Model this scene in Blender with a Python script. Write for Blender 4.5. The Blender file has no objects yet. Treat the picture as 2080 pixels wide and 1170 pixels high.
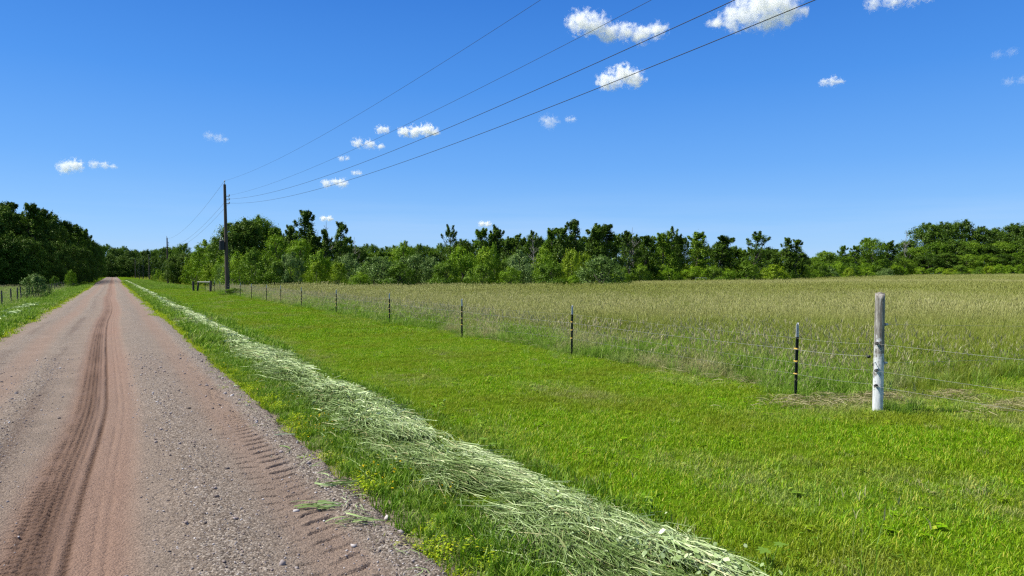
import bpy, bmesh, math, random
import numpy as np
from mathutils import Vector, Matrix

# ------------------------------------------------------------------ camera, sky, sun
S = bpy.context.scene
COL = S.collection
F = 1387.0                    # focal length in photo pixels (24 mm on full frame)
HZ = 556.0                    # horizon row
CAM_H = 1.7
YAW = math.radians(30.3)
PITCH = math.atan((585 - HZ) / F)
cam_d = bpy.data.cameras.new('camera')
cam = bpy.data.objects.new('camera', cam_d)
COL.objects.link(cam)
cam_d.sensor_width = 36.0
cam_d.lens = 24.0
cam_d.clip_start = 0.05
cam_d.clip_end = 60000
cam.location = (0, 0, CAM_H)
cam.rotation_euler = (math.pi / 2 - PITCH, 0, -YAW)
S.camera = cam

SUN_EL = math.radians(52)
SUN_AZ = math.atan2(-math.cos(YAW), math.sin(YAW))      # straight to the camera's left, measured from +Y towards +X
sun_d = bpy.data.lights.new('sun', 'SUN')
sun_d.energy = 5.0
sun_d.angle = math.radians(0.5)
sun_d.color = (1.0, 0.965, 0.90)
sun = bpy.data.objects.new('sun', sun_d)
COL.objects.link(sun)
to_sun = Vector((math.sin(SUN_AZ) * math.cos(SUN_EL), math.cos(SUN_AZ) * math.cos(SUN_EL), math.sin(SUN_EL)))
sun.rotation_euler = to_sun.to_track_quat('Z', 'Y').to_euler()

W = bpy.data.worlds.new('World')
S.world = W
W.use_nodes = True
wn, wl = W.node_tree.nodes, W.node_tree.links
wn.clear()
w_out = wn.new('ShaderNodeOutputWorld')
w_bg = wn.new('ShaderNodeBackground')
w_sky = wn.new('ShaderNodeTexSky')
w_sky.sky_type = 'NISHITA'
w_sky.sun_disc = False
w_sky.sun_elevation = SUN_EL
w_sky.sun_rotation = SUN_AZ
w_sky.altitude = 300
w_sky.air_density = 1.0
w_sky.dust_density = 0.25
w_sky.ozone_density = 2.6
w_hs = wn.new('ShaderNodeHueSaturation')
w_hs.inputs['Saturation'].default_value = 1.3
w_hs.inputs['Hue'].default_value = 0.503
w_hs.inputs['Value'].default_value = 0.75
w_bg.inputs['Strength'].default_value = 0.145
wl.new(w_sky.outputs[0], w_hs.inputs['Color'])
# thin veil of high cloud low over the horizon on the right-hand side of the sky
w_tc = wn.new('ShaderNodeTexCoord')
w_sep = wn.new('ShaderNodeSeparateXYZ')
w_map = wn.new('ShaderNodeMapping')
w_map.inputs['Scale'].default_value = (1.6, 1.6, 26)
w_no = wn.new('ShaderNodeTexNoise')
w_no.inputs['Scale'].default_value = 1.7
w_no.inputs['Detail'].default_value = 5
w_rm = wn.new('ShaderNodeMapRange')
w_rm.inputs['From Min'].default_value = 0.40
w_rm.inputs['From Max'].default_value = 0.75
w_el = wn.new('ShaderNodeMapRange')
w_el.inputs['From Min'].default_value = 0.13
w_el.inputs['From Max'].default_value = 0.03
w_el.interpolation_type = 'SMOOTHSTEP'
w_mul = wn.new('ShaderNodeMath'); w_mul.operation = 'MULTIPLY'
w_mul2 = wn.new('ShaderNodeMath'); w_mul2.operation = 'MULTIPLY'; w_mul2.inputs[1].default_value = 0.75
w_mix = wn.new('ShaderNodeMix'); w_mix.data_type = 'RGBA'
w_mix.inputs['B'].default_value = (2.0, 3.0, 4.5, 1)
wl.new(w_tc.outputs['Generated'], w_sep.inputs[0])
wl.new(w_tc.outputs['Generated'], w_map.inputs['Vector'])
wl.new(w_map.outputs[0], w_no.inputs['Vector'])
wl.new(w_no.outputs['Fac'], w_rm.inputs['Value'])
wl.new(w_sep.outputs['Z'], w_el.inputs['Value'])
wl.new(w_rm.outputs[0], w_mul.inputs[0])
wl.new(w_el.outputs[0], w_mul.inputs[1])
wl.new(w_mul.outputs[0], w_mul2.inputs[0])
wl.new(w_mul2.outputs[0], w_mix.inputs['Factor'])
# the deep clean blue of the day: Nishita sky pulled towards a saturated height gradient
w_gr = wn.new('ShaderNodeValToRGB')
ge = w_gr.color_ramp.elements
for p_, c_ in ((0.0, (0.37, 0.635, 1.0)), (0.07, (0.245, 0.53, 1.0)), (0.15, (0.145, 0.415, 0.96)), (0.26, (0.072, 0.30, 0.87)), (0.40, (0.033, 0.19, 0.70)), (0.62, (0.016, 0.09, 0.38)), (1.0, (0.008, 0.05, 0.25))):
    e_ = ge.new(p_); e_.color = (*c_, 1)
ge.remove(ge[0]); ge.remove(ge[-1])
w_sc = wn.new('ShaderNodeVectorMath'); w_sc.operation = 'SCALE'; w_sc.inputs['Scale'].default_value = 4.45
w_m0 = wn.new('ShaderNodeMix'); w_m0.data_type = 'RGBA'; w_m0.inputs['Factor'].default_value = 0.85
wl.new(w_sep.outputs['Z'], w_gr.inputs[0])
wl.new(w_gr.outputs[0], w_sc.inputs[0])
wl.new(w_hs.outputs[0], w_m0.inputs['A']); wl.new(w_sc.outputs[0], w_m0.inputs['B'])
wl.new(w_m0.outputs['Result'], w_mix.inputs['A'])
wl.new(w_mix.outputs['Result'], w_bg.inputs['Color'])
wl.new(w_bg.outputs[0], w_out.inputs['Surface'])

S.view_settings.view_transform = 'Standard'
S.view_settings.look = 'None'
S.view_settings.exposure = 0.6
S.view_settings.gamma = 1.0
S.render.engine = 'CYCLES'
cy = S.cycles
cy.max_bounces = 24
cy.diffuse_bounces = 3
cy.glossy_bounces = 2
cy.transmission_bounces = 4
cy.transparent_max_bounces = 6
cy.volume_bounces = 24
cy.volume_max_steps = 96
cy.use_denoising = False
cy.use_adaptive_sampling = False
cy.pixel_filter_type = 'BLACKMAN_HARRIS'
cy.filter_width = 1.3
cy.caustics_reflective = False
cy.caustics_refractive = False

rng = np.random.default_rng(11)
random.seed(11)
CY, SY = math.cos(YAW), math.sin(YAW)


def plan(px, depth):
    """plan position of something seen in photo column px at camera depth `depth`"""
    r = (px - 1040) / F * depth
    return (r * CY + depth * SY, -r * SY + depth * CY)


def zat(py, depth):
    return CAM_H + (HZ - py) / F * depth


def sstep(a, b, x):
    t = np.clip((x - a) / (b - a), 0, 1)
    return t * t * (3 - 2 * t)


def ground_z(x, y):
    """gently rising field on the right, slightly sunken verge on the left, bed of the road"""
    x = np.asarray(x, float); y = np.asarray(y, float)
    r = x * CY - y * SY
    d = x * SY + y * CY
    z = 1.2 * sstep(10, 130, r) * sstep(60, 210, d)
    z = z - 0.22 * sstep(-3.0, -4.6, x) - 0.07 * sstep(2.1, 1.3, x) * sstep(-2.9, -2.3, x)
    z = z - 0.25 * sstep(85, 140, y) * sstep(4.0, 9, x) * sstep(45, 20, x)
    return z


# ------------------------------------------------------------------ numpy noise
_tab = rng.random((256, 256))


def vnoise(x, y):
    xi = np.floor(x).astype(int); yi = np.floor(y).astype(int)
    fx = x - xi; fy = y - yi
    fx = fx * fx * (3 - 2 * fx); fy = fy * fy * (3 - 2 * fy)
    a = _tab[xi & 255, yi & 255]; b = _tab[(xi + 1) & 255, yi & 255]
    c = _tab[xi & 255, (yi + 1) & 255]; d = _tab[(xi + 1) & 255, (yi + 1) & 255]
    return (a * (1 - fx) + b * fx) * (1 - fy) + (c * (1 - fx) + d * fx) * fy


def fbm(x, y, n=4):
    s = 0; a = 0.5; t = 0
    for k in range(n):
        s = s + a * vnoise(x * 2 ** k + 17.3 * k, y * 2 ** k + 5.1 * k); t += a; a *= 0.5
    return s / t


# ------------------------------------------------------------------ mesh and object helpers
def np_mesh(name, groups, mat=None, smooth=False, fattr=None):
    """groups: list of (verts (N,3), faces (M,k)); fattr: {name: list of per-face arrays, one per group}"""
    V = np.concatenate([g[0] for g in groups]).astype(np.float32)
    starts, totals, idx = [], [], []
    off = 0; ls = 0
    for v, f in groups:
        f = np.asarray(f)
        k = f.shape[1]
        idx.append((f + off).ravel())
        starts.append(ls + np.arange(len(f)) * k)
        totals.append(np.full(len(f), k))
        ls += len(f) * k
        off += len(v)
    idx = np.concatenate(idx).astype(np.int32)
    st = np.concatenate(starts).astype(np.int32)
    tt = np.concatenate(totals).astype(np.int32)
    me = bpy.data.meshes.new(name)
    me.vertices.add(len(V)); me.vertices.foreach_set('co', V.ravel())
    me.loops.add(len(idx)); me.loops.foreach_set('vertex_index', idx)
    me.polygons.add(len(st)); me.polygons.foreach_set('loop_start', st); me.polygons.foreach_set('loop_total', tt)
    if smooth:
        me.polygons.foreach_set('use_smooth', np.ones(len(st), bool))
    me.update(calc_edges=True)
    if fattr:
        for an, arrs in fattr.items():
            a = me.attributes.new(an, 'FLOAT', 'FACE')
            a.data.foreach_set('value', np.concatenate(arrs).astype(np.float32))
    if mat: me.materials.append(mat)
    return me


def link(name, me, parent=None, loc=(0, 0, 0)):
    o = bpy.data.objects.new(name, me)
    COL.objects.link(o)
    o.location = loc
    if parent: o.parent = parent
    return o


def tag(o, label=None, cat=None, group=None, kind=None):
    if label: o['label'] = label
    if cat: o['category'] = cat
    if group: o['group'] = group
    if kind: o['kind'] = kind
    return o


def thing(name, label, cat, loc=(0, 0, 0), rz=0, group=None):
    o = link(name, None, None, loc)
    o.rotation_euler = (0, 0, rz)
    o.empty_display_size = 0.2
    return tag(o, label, cat, group)


def tube(path, radii, n=8, caps=True):
    """tapered tube along a path -> (verts, quads)"""
    path = np.asarray(path, float); m = len(path)
    tang = np.gradient(path, axis=0)
    tang /= np.linalg.norm(tang, axis=1)[:, None] + 1e-9
    up = np.array([0, 0, 1.0])
    vs = []
    for i in range(m):
        t = tang[i]
        u = np.cross(t, up if abs(t[2]) < 0.9 else np.array([1.0, 0, 0])); u /= np.linalg.norm(u)
        w = np.cross(t, u)
        a = np.arange(n) * 2 * math.pi / n
        vs.append(path[i] + radii[i] * (np.cos(a)[:, None] * u + np.sin(a)[:, None] * w))
    V = np.concatenate(vs)
    i = np.arange(m - 1)[:, None] * n; j = np.arange(n)[None, :]; j2 = (j + 1) % n
    Q = np.stack([i + j, i + j2, i + n + j2, i + n + j], -1).reshape(-1, 4)
    gs = [(V, Q[:, ::-1])]
    if caps:
        gs.append((vs[0], np.arange(n)[None, :])); gs.append((vs[-1], np.arange(n)[::-1][None, :]))
    return gs


def bm_mesh(name, bm, mat, bevel=0, smooth=False):
    if bevel:
        bmesh.ops.bevel(bm, geom=bm.edges[:], offset=bevel, segments=2, affect='EDGES', clamp_overlap=True)
    me = bpy.data.meshes.new(name)
    bm.to_mesh(me); bm.free()
    if mat: me.materials.append(mat)
    if smooth:
        for p in me.polygons: p.use_smooth = True
    return me


# ------------------------------------------------------------------ materials
def new_mat(name):
    m = bpy.data.materials.new(name); m.use_nodes = True
    n = m.node_tree.nodes; n.clear()
    out = n.new('ShaderNodeOutputMaterial')
    return m, n, m.node_tree.links, out


def ramp(n, stops):
    r = n.new('ShaderNodeValToRGB')
    el = r.color_ramp.elements
    while len(el) < len(stops): el.new(0.5)
    for e, (p, c) in zip(el, stops):
        e.position = p; e.color = (*c, 1)
    return r


def noise(n, l, scale, detail=3, coord=None, rough=0.55):
    t = n.new('ShaderNodeTexNoise')
    t.inputs['Scale'].default_value = scale; t.inputs['Detail'].default_value = detail
    t.inputs['Roughness'].default_value = rough
    if coord is not None: l.new(coord, t.inputs['Vector'])
    return t


def mixc(n, l, fac, a, b, mode='MIX'):
    m = n.new('ShaderNodeMix'); m.data_type = 'RGBA'; m.blend_type = mode
    for key, v in (('Factor', fac), ('A', a), ('B', b)):
        if isinstance(v, bpy.types.NodeSocket): l.new(v, m.inputs[key])
        elif isinstance(v, tuple): m.inputs[key].default_value = (*v, 1)
        else: m.inputs[key].default_value = v
    return m.outputs['Result']


def math_n(n, l, op, a, b=None, clamp=False):
    m = n.new('ShaderNodeMath'); m.operation = op; m.use_clamp = clamp
    for i, v in enumerate((a, b)):
        if v is None: continue
        if isinstance(v, bpy.types.NodeSocket): l.new(v, m.inputs[i])
        else: m.inputs[i].default_value = v
    return m.outputs[0]


def plant_mat(name, stops, dry=(0.42, 0.36, 0.19), head=(0.34, 0.30, 0.17), transl=0.42, gloss=0.018, patch=None, patch_scale=0.25,
              patch_rng=(0.42, 0.66), obj_var=0.25, rough=0.45, satur=1.0):
    """leaf / blade material: colour per blade ('tone'), seed heads ('kind'), dryness per clump ('dry', from the instancer), patches of other growth"""
    m, n, l, out = new_mat(name)
    at = n.new('ShaderNodeAttribute'); at.attribute_name = 'tone'
    c = ramp(n, stops)
    oi = n.new('ShaderNodeObjectInfo')
    v = math_n(n, l, 'MULTIPLY_ADD', oi.outputs['Random'], obj_var)
    v.node.inputs[2].default_value = -obj_var / 2
    l.new(math_n(n, l, 'ADD', at.outputs['Fac'], v, True), c.inputs[0])
    col = c.outputs[0]
    if patch:
        g = n.new('ShaderNodeNewGeometry')
        t = noise(n, l, patch_scale, 3, g.outputs['Position'])
        mr = n.new('ShaderNodeMapRange')
        mr.inputs['From Min'].default_value, mr.inputs['From Max'].default_value = patch_rng
        l.new(t.outputs['Fac'], mr.inputs['Value'])
        f = math_n(n, l, 'MULTIPLY', mr.outputs[0], 0.75)
        col = mixc(n, l, f, col, patch)
    ak = n.new('ShaderNodeAttribute'); ak.attribute_name = 'kind'
    col = mixc(n, l, ak.outputs['Fac'], col, head)
    ad = n.new('ShaderNodeAttribute'); ad.attribute_name = 'dry'; ad.attribute_type = 'INSTANCER'
    col = mixc(n, l, math_n(n, l, 'MULTIPLY', ad.outputs['Fac'], 1.0, True), col, dry)
    d = n.new('ShaderNodeBsdfDiffuse'); l.new(col, d.inputs['Color'])
    tr = n.new('ShaderNodeBsdfTranslucent')
    l.new(mixc(n, l, 0.4, col, (0.25, 0.42, 0.02), 'MULTIPLY') if False else col, tr.inputs['Color'])
    mx = n.new('ShaderNodeMixShader'); mx.inputs[0].default_value = transl
    l.new(d.outputs[0], mx.inputs[1]); l.new(tr.outputs[0], mx.inputs[2])
    gl = n.new('ShaderNodeBsdfGlossy'); gl.inputs['Roughness'].default_value = rough
    gl.inputs['Color'].default_value = (0.75, 0.85, 0.55, 1)
    mg = n.new('ShaderNodeMixShader'); mg.inputs[0].default_value = gloss
    l.new(mx.outputs[0], mg.inputs[1]); l.new(gl.outputs[0], mg.inputs[2])
    l.new(mg.outputs[0], out.inputs['Surface'])
    return m


def simple_mat(name, stops, scale=8, rough=0.7, stretch=None, bump=0.0, metallic=0.0, coord='Object', spec=0.3):
    m, n, l, out = new_mat(name)
    tc = n.new('ShaderNodeTexCoord')
    v = tc.outputs[coord]
    if stretch:
        mp = n.new('ShaderNodeMapping'); mp.inputs['Scale'].default_value = stretch
        l.new(v, mp.inputs['Vector']); v = mp.outputs[0]
    t = noise(n, l, scale, 6, v, 0.65)
    c = ramp(n, stops)
    l.new(t.outputs['Fac'], c.inputs[0])
    p = n.new('ShaderNodeBsdfPrincipled')
    l.new(c.outputs[0], p.inputs['Base Color'])
    p.inputs['Roughness'].default_value = rough; p.inputs['Metallic'].default_value = metallic
    p.inputs['Specular IOR Level'].default_value = spec
    if bump:
        b = n.new('ShaderNodeBump'); b.inputs['Strength'].default_value = bump; b.inputs['Distance'].default_value = 0.02
        l.new(t.outputs['Fac'], b.inputs['Height']); l.new(b.outputs[0], p.inputs['Normal'])
    l.new(p.outputs[0], out.inputs['Surface'])
    return m


M_lawn = plant_mat('lawn_blades', [(0, (0.065, 0.145, 0.001)), (0.45, (0.140, 0.315, 0.002)), (0.85, (0.275, 0.43, 0.008)), (1, (0.47, 0.46, 0.06))],
                   patch=(0.21, 0.25, 0.015), patch_scale=0.6, patch_rng=(0.45, 0.66), transl=0.32)
M_verge = plant_mat('verge_blades', [(0, (0.05, 0.13, 0.006)), (0.6, (0.13, 0.26, 0.010)), (1, (0.30, 0.40, 0.06))], transl=0.32, head=(0.42, 0.40, 0.17))
M_lime = plant_mat('lime_weed', [(0, (0.16, 0.29, 0.006)), (0.6, (0.32, 0.43, 0.010)), (1, (0.50, 0.52, 0.03))])
M_flower = plant_mat('yellow_petals', [(0, (0.60, 0.42, 0.01)), (1, (0.75, 0.55, 0.02))])
M_field = plant_mat('hay_blades', [(0, (0.06, 0.11, 0.004)), (0.5, (0.155, 0.22, 0.006)), (1, (0.31, 0.36, 0.03))],
                    dry=(0.43, 0.40, 0.18), head=(0.225, 0.225, 0.05), gloss=0.03, transl=0.3)
M_cut = plant_mat('cut_grass_blades', [(0, (0.07, 0.12, 0.018)), (0.35, (0.21, 0.30, 0.09)), (0.70, (0.36, 0.46, 0.215)), (1, (0.66, 0.71, 0.44))],
                  head=(0.42, 0.36, 0.18), gloss=0.05, transl=0.2, rough=0.4)
M_hay = plant_mat('dry_hay', [(0, (0.10, 0.085, 0.03)), (0.5, (0.25, 0.21, 0.10)), (1, (0.44, 0.39, 0.22))], transl=0.15)


# ------------------------------------------------------------------ the setting: ground and road
def build_ground():
    xs = np.unique(np.concatenate([-np.geomspace(12, 30000, 30), np.linspace(-11.5, 14, 86), np.geomspace(15, 30000, 60)]))
    ys = np.unique(np.concatenate([-np.geomspace(3, 30000, 20), np.linspace(-2.5, 40, 86), np.geomspace(41, 30000, 70)]))
    X, Y = np.meshgrid(xs, ys)
    Z = ground_z(X, Y) + 0.02 * (fbm(X * 0.8, Y * 0.8) - 0.5)
    nx, ny = len(xs), len(ys)
    i = np.arange(ny - 1)[:, None] * nx + np.arange(nx - 1)[None, :]
    Q = np.stack([i, i + 1, i + nx + 1, i + nx], -1).reshape(-1, 4)
    m, n, l, out = new_mat('ground_turf')
    g = n.new('ShaderNodeNewGeometry')
    sp = n.new('ShaderNodeSeparateXYZ'); l.new(g.outputs['Position'], sp.inputs[0])
    t1 = noise(n, l, 0.6, 5, g.outputs['Position'])
    t2 = noise(n, l, 18, 6, g.outputs['Position'])
    lawn = ramp(n, [(0.25, (0.04, 0.075, 0.004)), (0.55, (0.075, 0.13, 0.006)), (0.8, (0.14, 0.16, 0.02))])
    l.new(t2.outputs['Fac'], lawn.inputs[0])
    field = ramp(n, [(0.3, (0.06, 0.085, 0.008)), (0.7, (0.12, 0.14, 0.022))])
    l.new(t1.outputs['Fac'], field.inputs[0])
    mr = n.new('ShaderNodeMapRange'); mr.inputs['From Min'].default_value = 8.0; mr.inputs['From Max'].default_value = 11
    l.new(sp.outputs['X'], mr.inputs['Value'])
    c = mixc(n, l, mr.outputs[0], lawn.outputs[0], field.outputs[0])
    m2 = n.new('ShaderNodeMapRange'); m2.inputs['From Min'].default_value = 1.95; m2.inputs['From Max'].default_value = 1.7     # bare dirt along the gravel
    l.new(math_n(n, l, 'ADD', math_n(n, l, 'ABSOLUTE', math_n(n, l, 'ADD', sp.outputs['X'], 0.5)), -0.5), m2.inputs['Value'])
    dirt = ramp(n, [(0.35, (0.09, 0.075, 0.05)), (0.6, (0.20, 0.165, 0.125))]); l.new(t2.outputs['Fac'], dirt.inputs[0])
    c = mixc(n, l, m2.outputs[0], c, dirt.outputs[0])
    d = n.new('ShaderNodeBsdfDiffuse'); l.new(c, d.inputs['Color'])
    b = n.new('ShaderNodeBump'); b.inputs['Strength'].default_value = 0.6; b.inputs['Distance'].default_value = 0.03
    l.new(t2.outputs['Fac'], b.inputs['Height']); l.new(b.outputs[0], d.inputs['Normal'])
    l.new(d.outputs[0], out.inputs['Surface'])
    me = np_mesh('ground', [(np.stack([X, Y, Z], -1).reshape(-1, 3), Q)], m, True)
    tag(link('ground', me), 'grassy ground of the lawn and the hay field', kind='structure')


ROAD_L, ROAD_R = -2.76, 1.70


def road_h(X, Y):
    """height of the gravel surface: crown, wheel ruts, tyre lugs, loose gravel ridges"""
    u = (X - ROAD_L) / (ROAD_R - ROAD_L)
    z = -0.005 + 0.05 * (1 - (2 * u - 1) ** 2) - 0.06 * sstep(0.025, 0.0, np.minimum(u, 1 - u))
    wob = 0.05 * np.sin(Y * 0.21) + 0.05 * np.sin(Y * 0.083 + 1) + 0.14 * np.sin(np.clip(Y - 25, 0, 30) * math.pi / 30) * sstep(25, 34, Y)
    tr = X - wob * 0.7 + 0.17 * sstep(10.5, 4.2, Y)
    near = sstep(60, 12, Y)
    # band of packed clay with the fresh tread running through it
    z -= 0.012 * sstep(0.42, 0.30, abs(tr + 0.17))
    for c, w, dep in ((-0.42, 0.022, 0.010), (-0.365, 0.016, 0.014), (-0.315, 0.015, 0.016), (-0.27, 0.014, 0.014), (-0.225, 0.014, 0.010), (-0.15, 0.022, 0.024), (-0.02, 0.014, 0.006), (0.05, 0.014, 0.005)):
        z -= dep * np.exp(-((tr - c) / w) ** 2) * (0.25 + 1.3 * vnoise(X * 0 + c * 50, Y * 1.9)) * near
    # side lugs of the fresh tread
    lug = (np.sin(Y * 2 * math.pi / 0.085 + vnoise(X * 3, Y * 1.3) * 3) > 0.2)
    z += 0.012 * lug * np.exp(-((tr + 0.45) / 0.06) ** 2) * near * (vnoise(X * 9, Y * 6) > 0.35)
    z += 0.011 * lug * np.exp(-((tr + 0.33) / 0.07) ** 2) * near
    z += 0.009 * lug * np.exp(-((tr + 0.15) / 0.03) ** 2) * near
    # herringbone tractor tracks near the right edge
    cx = 1.10 - 0.12 * sstep(6.2, 3.4, Y) + 0.05 * np.sin(Y * 0.5)
    e = X - cx
    for side, wid in ((1, 0.27), (-1, 0.22)):
        a = e * side
        ph = Y - 0.42 * a * (1 if side > 0 else -0.3) + 0.09 * vnoise(Y * 1.7, X * 2.5) + 0.03 * vnoise(Y * 9, X * 9) + (0 if side > 0 else 0.09)
        per = 0.175 - 0.04 * sstep(7.5, 11, Y)
        fr = (ph / per) % 1.0
        cut = np.exp(-((fr - 0.5) / 0.06) ** 2) - 0.35 * np.exp(-((fr - 0.66) / 0.12) ** 2)
        mask = sstep(0.0, 0.04, a) * sstep(wid, wid - 0.06, a) * (0.5 + 0.75 * sstep(0.25, 0.6, vnoise(Y * 2.3 + 40 * side, X * 3)))
        z -= (0.021 if side > 0 else 0.010) * cut * mask * sstep(30, 9, Y)
    # windrows of loose gravel
    g = 0
    for c, w in ((0.55, 0.30), (-1.05, 0.22), (-1.95, 0.28), (1.42, 0.16)):
        g = g + np.exp(-((X - c - wob * 0.5) / w) ** 2)
    z += 0.016 * g * (0.4 + fbm(X * 3, Y * 0.7))
    z += 0.010 * (fbm(X * 6, Y * 4, 3) - 0.5)
    fine = sstep(30, 6, Y)
    z += (0.008 + 0.013 * np.clip(g, 0, 1)) * (fbm(X * 38, Y * 38, 2) - 0.5) * fine
    return z, tr, g, wob


def build_road():
    xs = np.linspace(ROAD_L - 0.05, ROAD_R + 0.05, 360)
    ys = [2.2]
    while ys[-1] < 345: ys.append(ys[-1] + max(0.0095, (ys[-1] - 4) * 0.004))
    ys = np.array(ys)
    X, Y = np.meshgrid(xs, ys)
    edge = 0.10 * (fbm(Y * 0.9, Y * 0 + 3) - 0.5) + 0.12 * (fbm(Y * 4.0, Y * 0 + 9) - 0.5)
    u = (X - xs[0]) / (xs[-1] - xs[0])
    Z, tr, g, wob = road_h(X, Y)
    X = X + edge * (sstep(0.8, 1, u) - sstep(0.2, 0, u))
    Z = Z + ground_z(X * 0, Y)*0
    nx, ny = len(xs), len(ys)
    i = np.arange(ny - 1)[:, None] * nx + np.arange(nx - 1)[None, :]
    Q = np.stack([i, i + 1, i + nx + 1, i + nx], -1).reshape(-1, 4)
    clay = sstep(0.48, 0.25, abs(tr + 0.17)) * 0.95 + 0.45 * sstep(0.35, 0.1, abs(X - wob + 1.5)) + 0.4 * sstep(0.3, 0.1, abs(X - 1.12))
    clay += 0.45 * (fbm(X * 1.3, Y * 0.35) - 0.45)
    dark_streak = np.exp(-((tr + 0.32) / 0.12) ** 2) * (0.6 + 0.6 * vnoise(Y * 0.7, X * 0)) + 0.9 * np.exp(-((tr + 0.15) / 0.022) ** 2) + 0.25 * np.exp(-((tr + 0.44) / 0.05) ** 2)  # darker colour along the tread, its deep groove and two side streaks
    dark_streak += 0.5 * np.exp(-((X - wob + 0.98) / 0.10) ** 2) * sstep(0.35, 0.6, fbm(X * 2, Y * 0.25)) + 0.35 * np.exp(-((X - wob + 1.95) / 0.12) ** 2) * sstep(0.4, 0.6, fbm(X * 2 + 9, Y * 0.25))
    dark_streak *= 0.5 + 0.5 * sstep(45, 14, Y)
    loose = np.clip(g, 0, 1.2) * (0.35 + 1.0 * fbm(X * 2.2 + 7, Y * 0.5)) + 0.4 * sstep(1.25, 1.5, X)
    me = np_mesh('road', [(np.stack([X, Y, Z], -1).reshape(-1, 3), Q)], None, True)
    for an, v in (('clay', clay), ('dark_streak', dark_streak), ('loose', loose)):
        a = me.attributes.new(an, 'FLOAT', 'POINT'); a.data.foreach_set('value', v.ravel().astype(np.float32))
    m, n, l, out = new_mat('gravel_road')
    geo = n.new('ShaderNodeNewGeometry'); pos = geo.outputs['Position']
    A = {}
    for an in ('clay', 'dark_streak', 'loose'):
        A[an] = n.new('ShaderNodeAttribute'); A[an].attribute_name = an
    base = noise(n, l, 1.4, 6, pos, 0.7)
    cb = ramp(n, [(0.3, (0.175, 0.138, 0.106)), (0.7, (0.245, 0.192, 0.149))]); l.new(base.outputs['Fac'], cb.inputs[0])
    grit = noise(n, l, 85, 4, pos, 0.8)
    cg = ramp(n, [(0.34, (0.22, 0.20, 0.19)), (0.5, (0.95, 0.94, 0.93)), (0.66, (1.7, 1.68, 1.64))]); l.new(grit.outputs['Fac'], cg.inputs[0])
    vor = n.new('ShaderNodeTexVoronoi'); vor.inputs['Scale'].default_value = 75; l.new(pos, vor.inputs['Vector'])
    stone = ramp(n, [(0.0, (0.055, 0.044, 0.034)), (0.35, (0.150, 0.120, 0.093)), (0.7, (0.215, 0.181, 0.146)), (1, (0.40, 0.355, 0.30))])
    sepc = n.new('ShaderNodeSeparateColor'); l.new(vor.outputs['Color'], sepc.inputs[0]); l.new(sepc.outputs[0], stone.inputs[0])
    c = mixc(n, l, math_n(n, l, 'MULTIPLY', A['clay'].outputs['Fac'], 0.8, True), cb.outputs[0], (0.228, 0.143, 0.102))
    c = mixc(n, l, math_n(n, l, 'MULTIPLY', A['loose'].outputs['Fac'], 0.75, True), c, stone.outputs[0])
    c = mixc(n, l, math_n(n, l, 'MULTIPLY', A['dark_streak'].outputs['Fac'], 0.85, True), c, (0.085, 0.05, 0.034))
    c = mixc(n, l, math_n(n, l, 'MULTIPLY_ADD', A['clay'].outputs['Fac'], -0.35, True), c, cg.outputs[0], 'MULTIPLY'); cfac = c.node.inputs['Factor'].links[0].from_node; cfac.inputs[2].default_value = 0.85
    p = n.new('ShaderNodeBsdfPrincipled'); p.inputs['Roughness'].default_value = 0.95; p.inputs['Specular IOR Level'].default_value = 0.15
    l.new(c, p.inputs['Base Color'])
    b = n.new('ShaderNodeBump'); b.inputs['Strength'].default_value = 0.9; b.inputs['Distance'].default_value = 0.012
    l.new(math_n(n, l, 'ADD', grit.outputs['Fac'], math_n(n, l, 'MULTIPLY', vor.outputs['Distance'], -0.7)), b.inputs['Height'])
    l.new(b.outputs[0], p.inputs['Normal'])
    l.new(p.outputs[0], out.inputs['Surface'])
    me.materials.append(m)
    tag(link('gravel_road', me), 'straight reddish gravel road with fresh tyre tracks running to the far wood', kind='structure')


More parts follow.
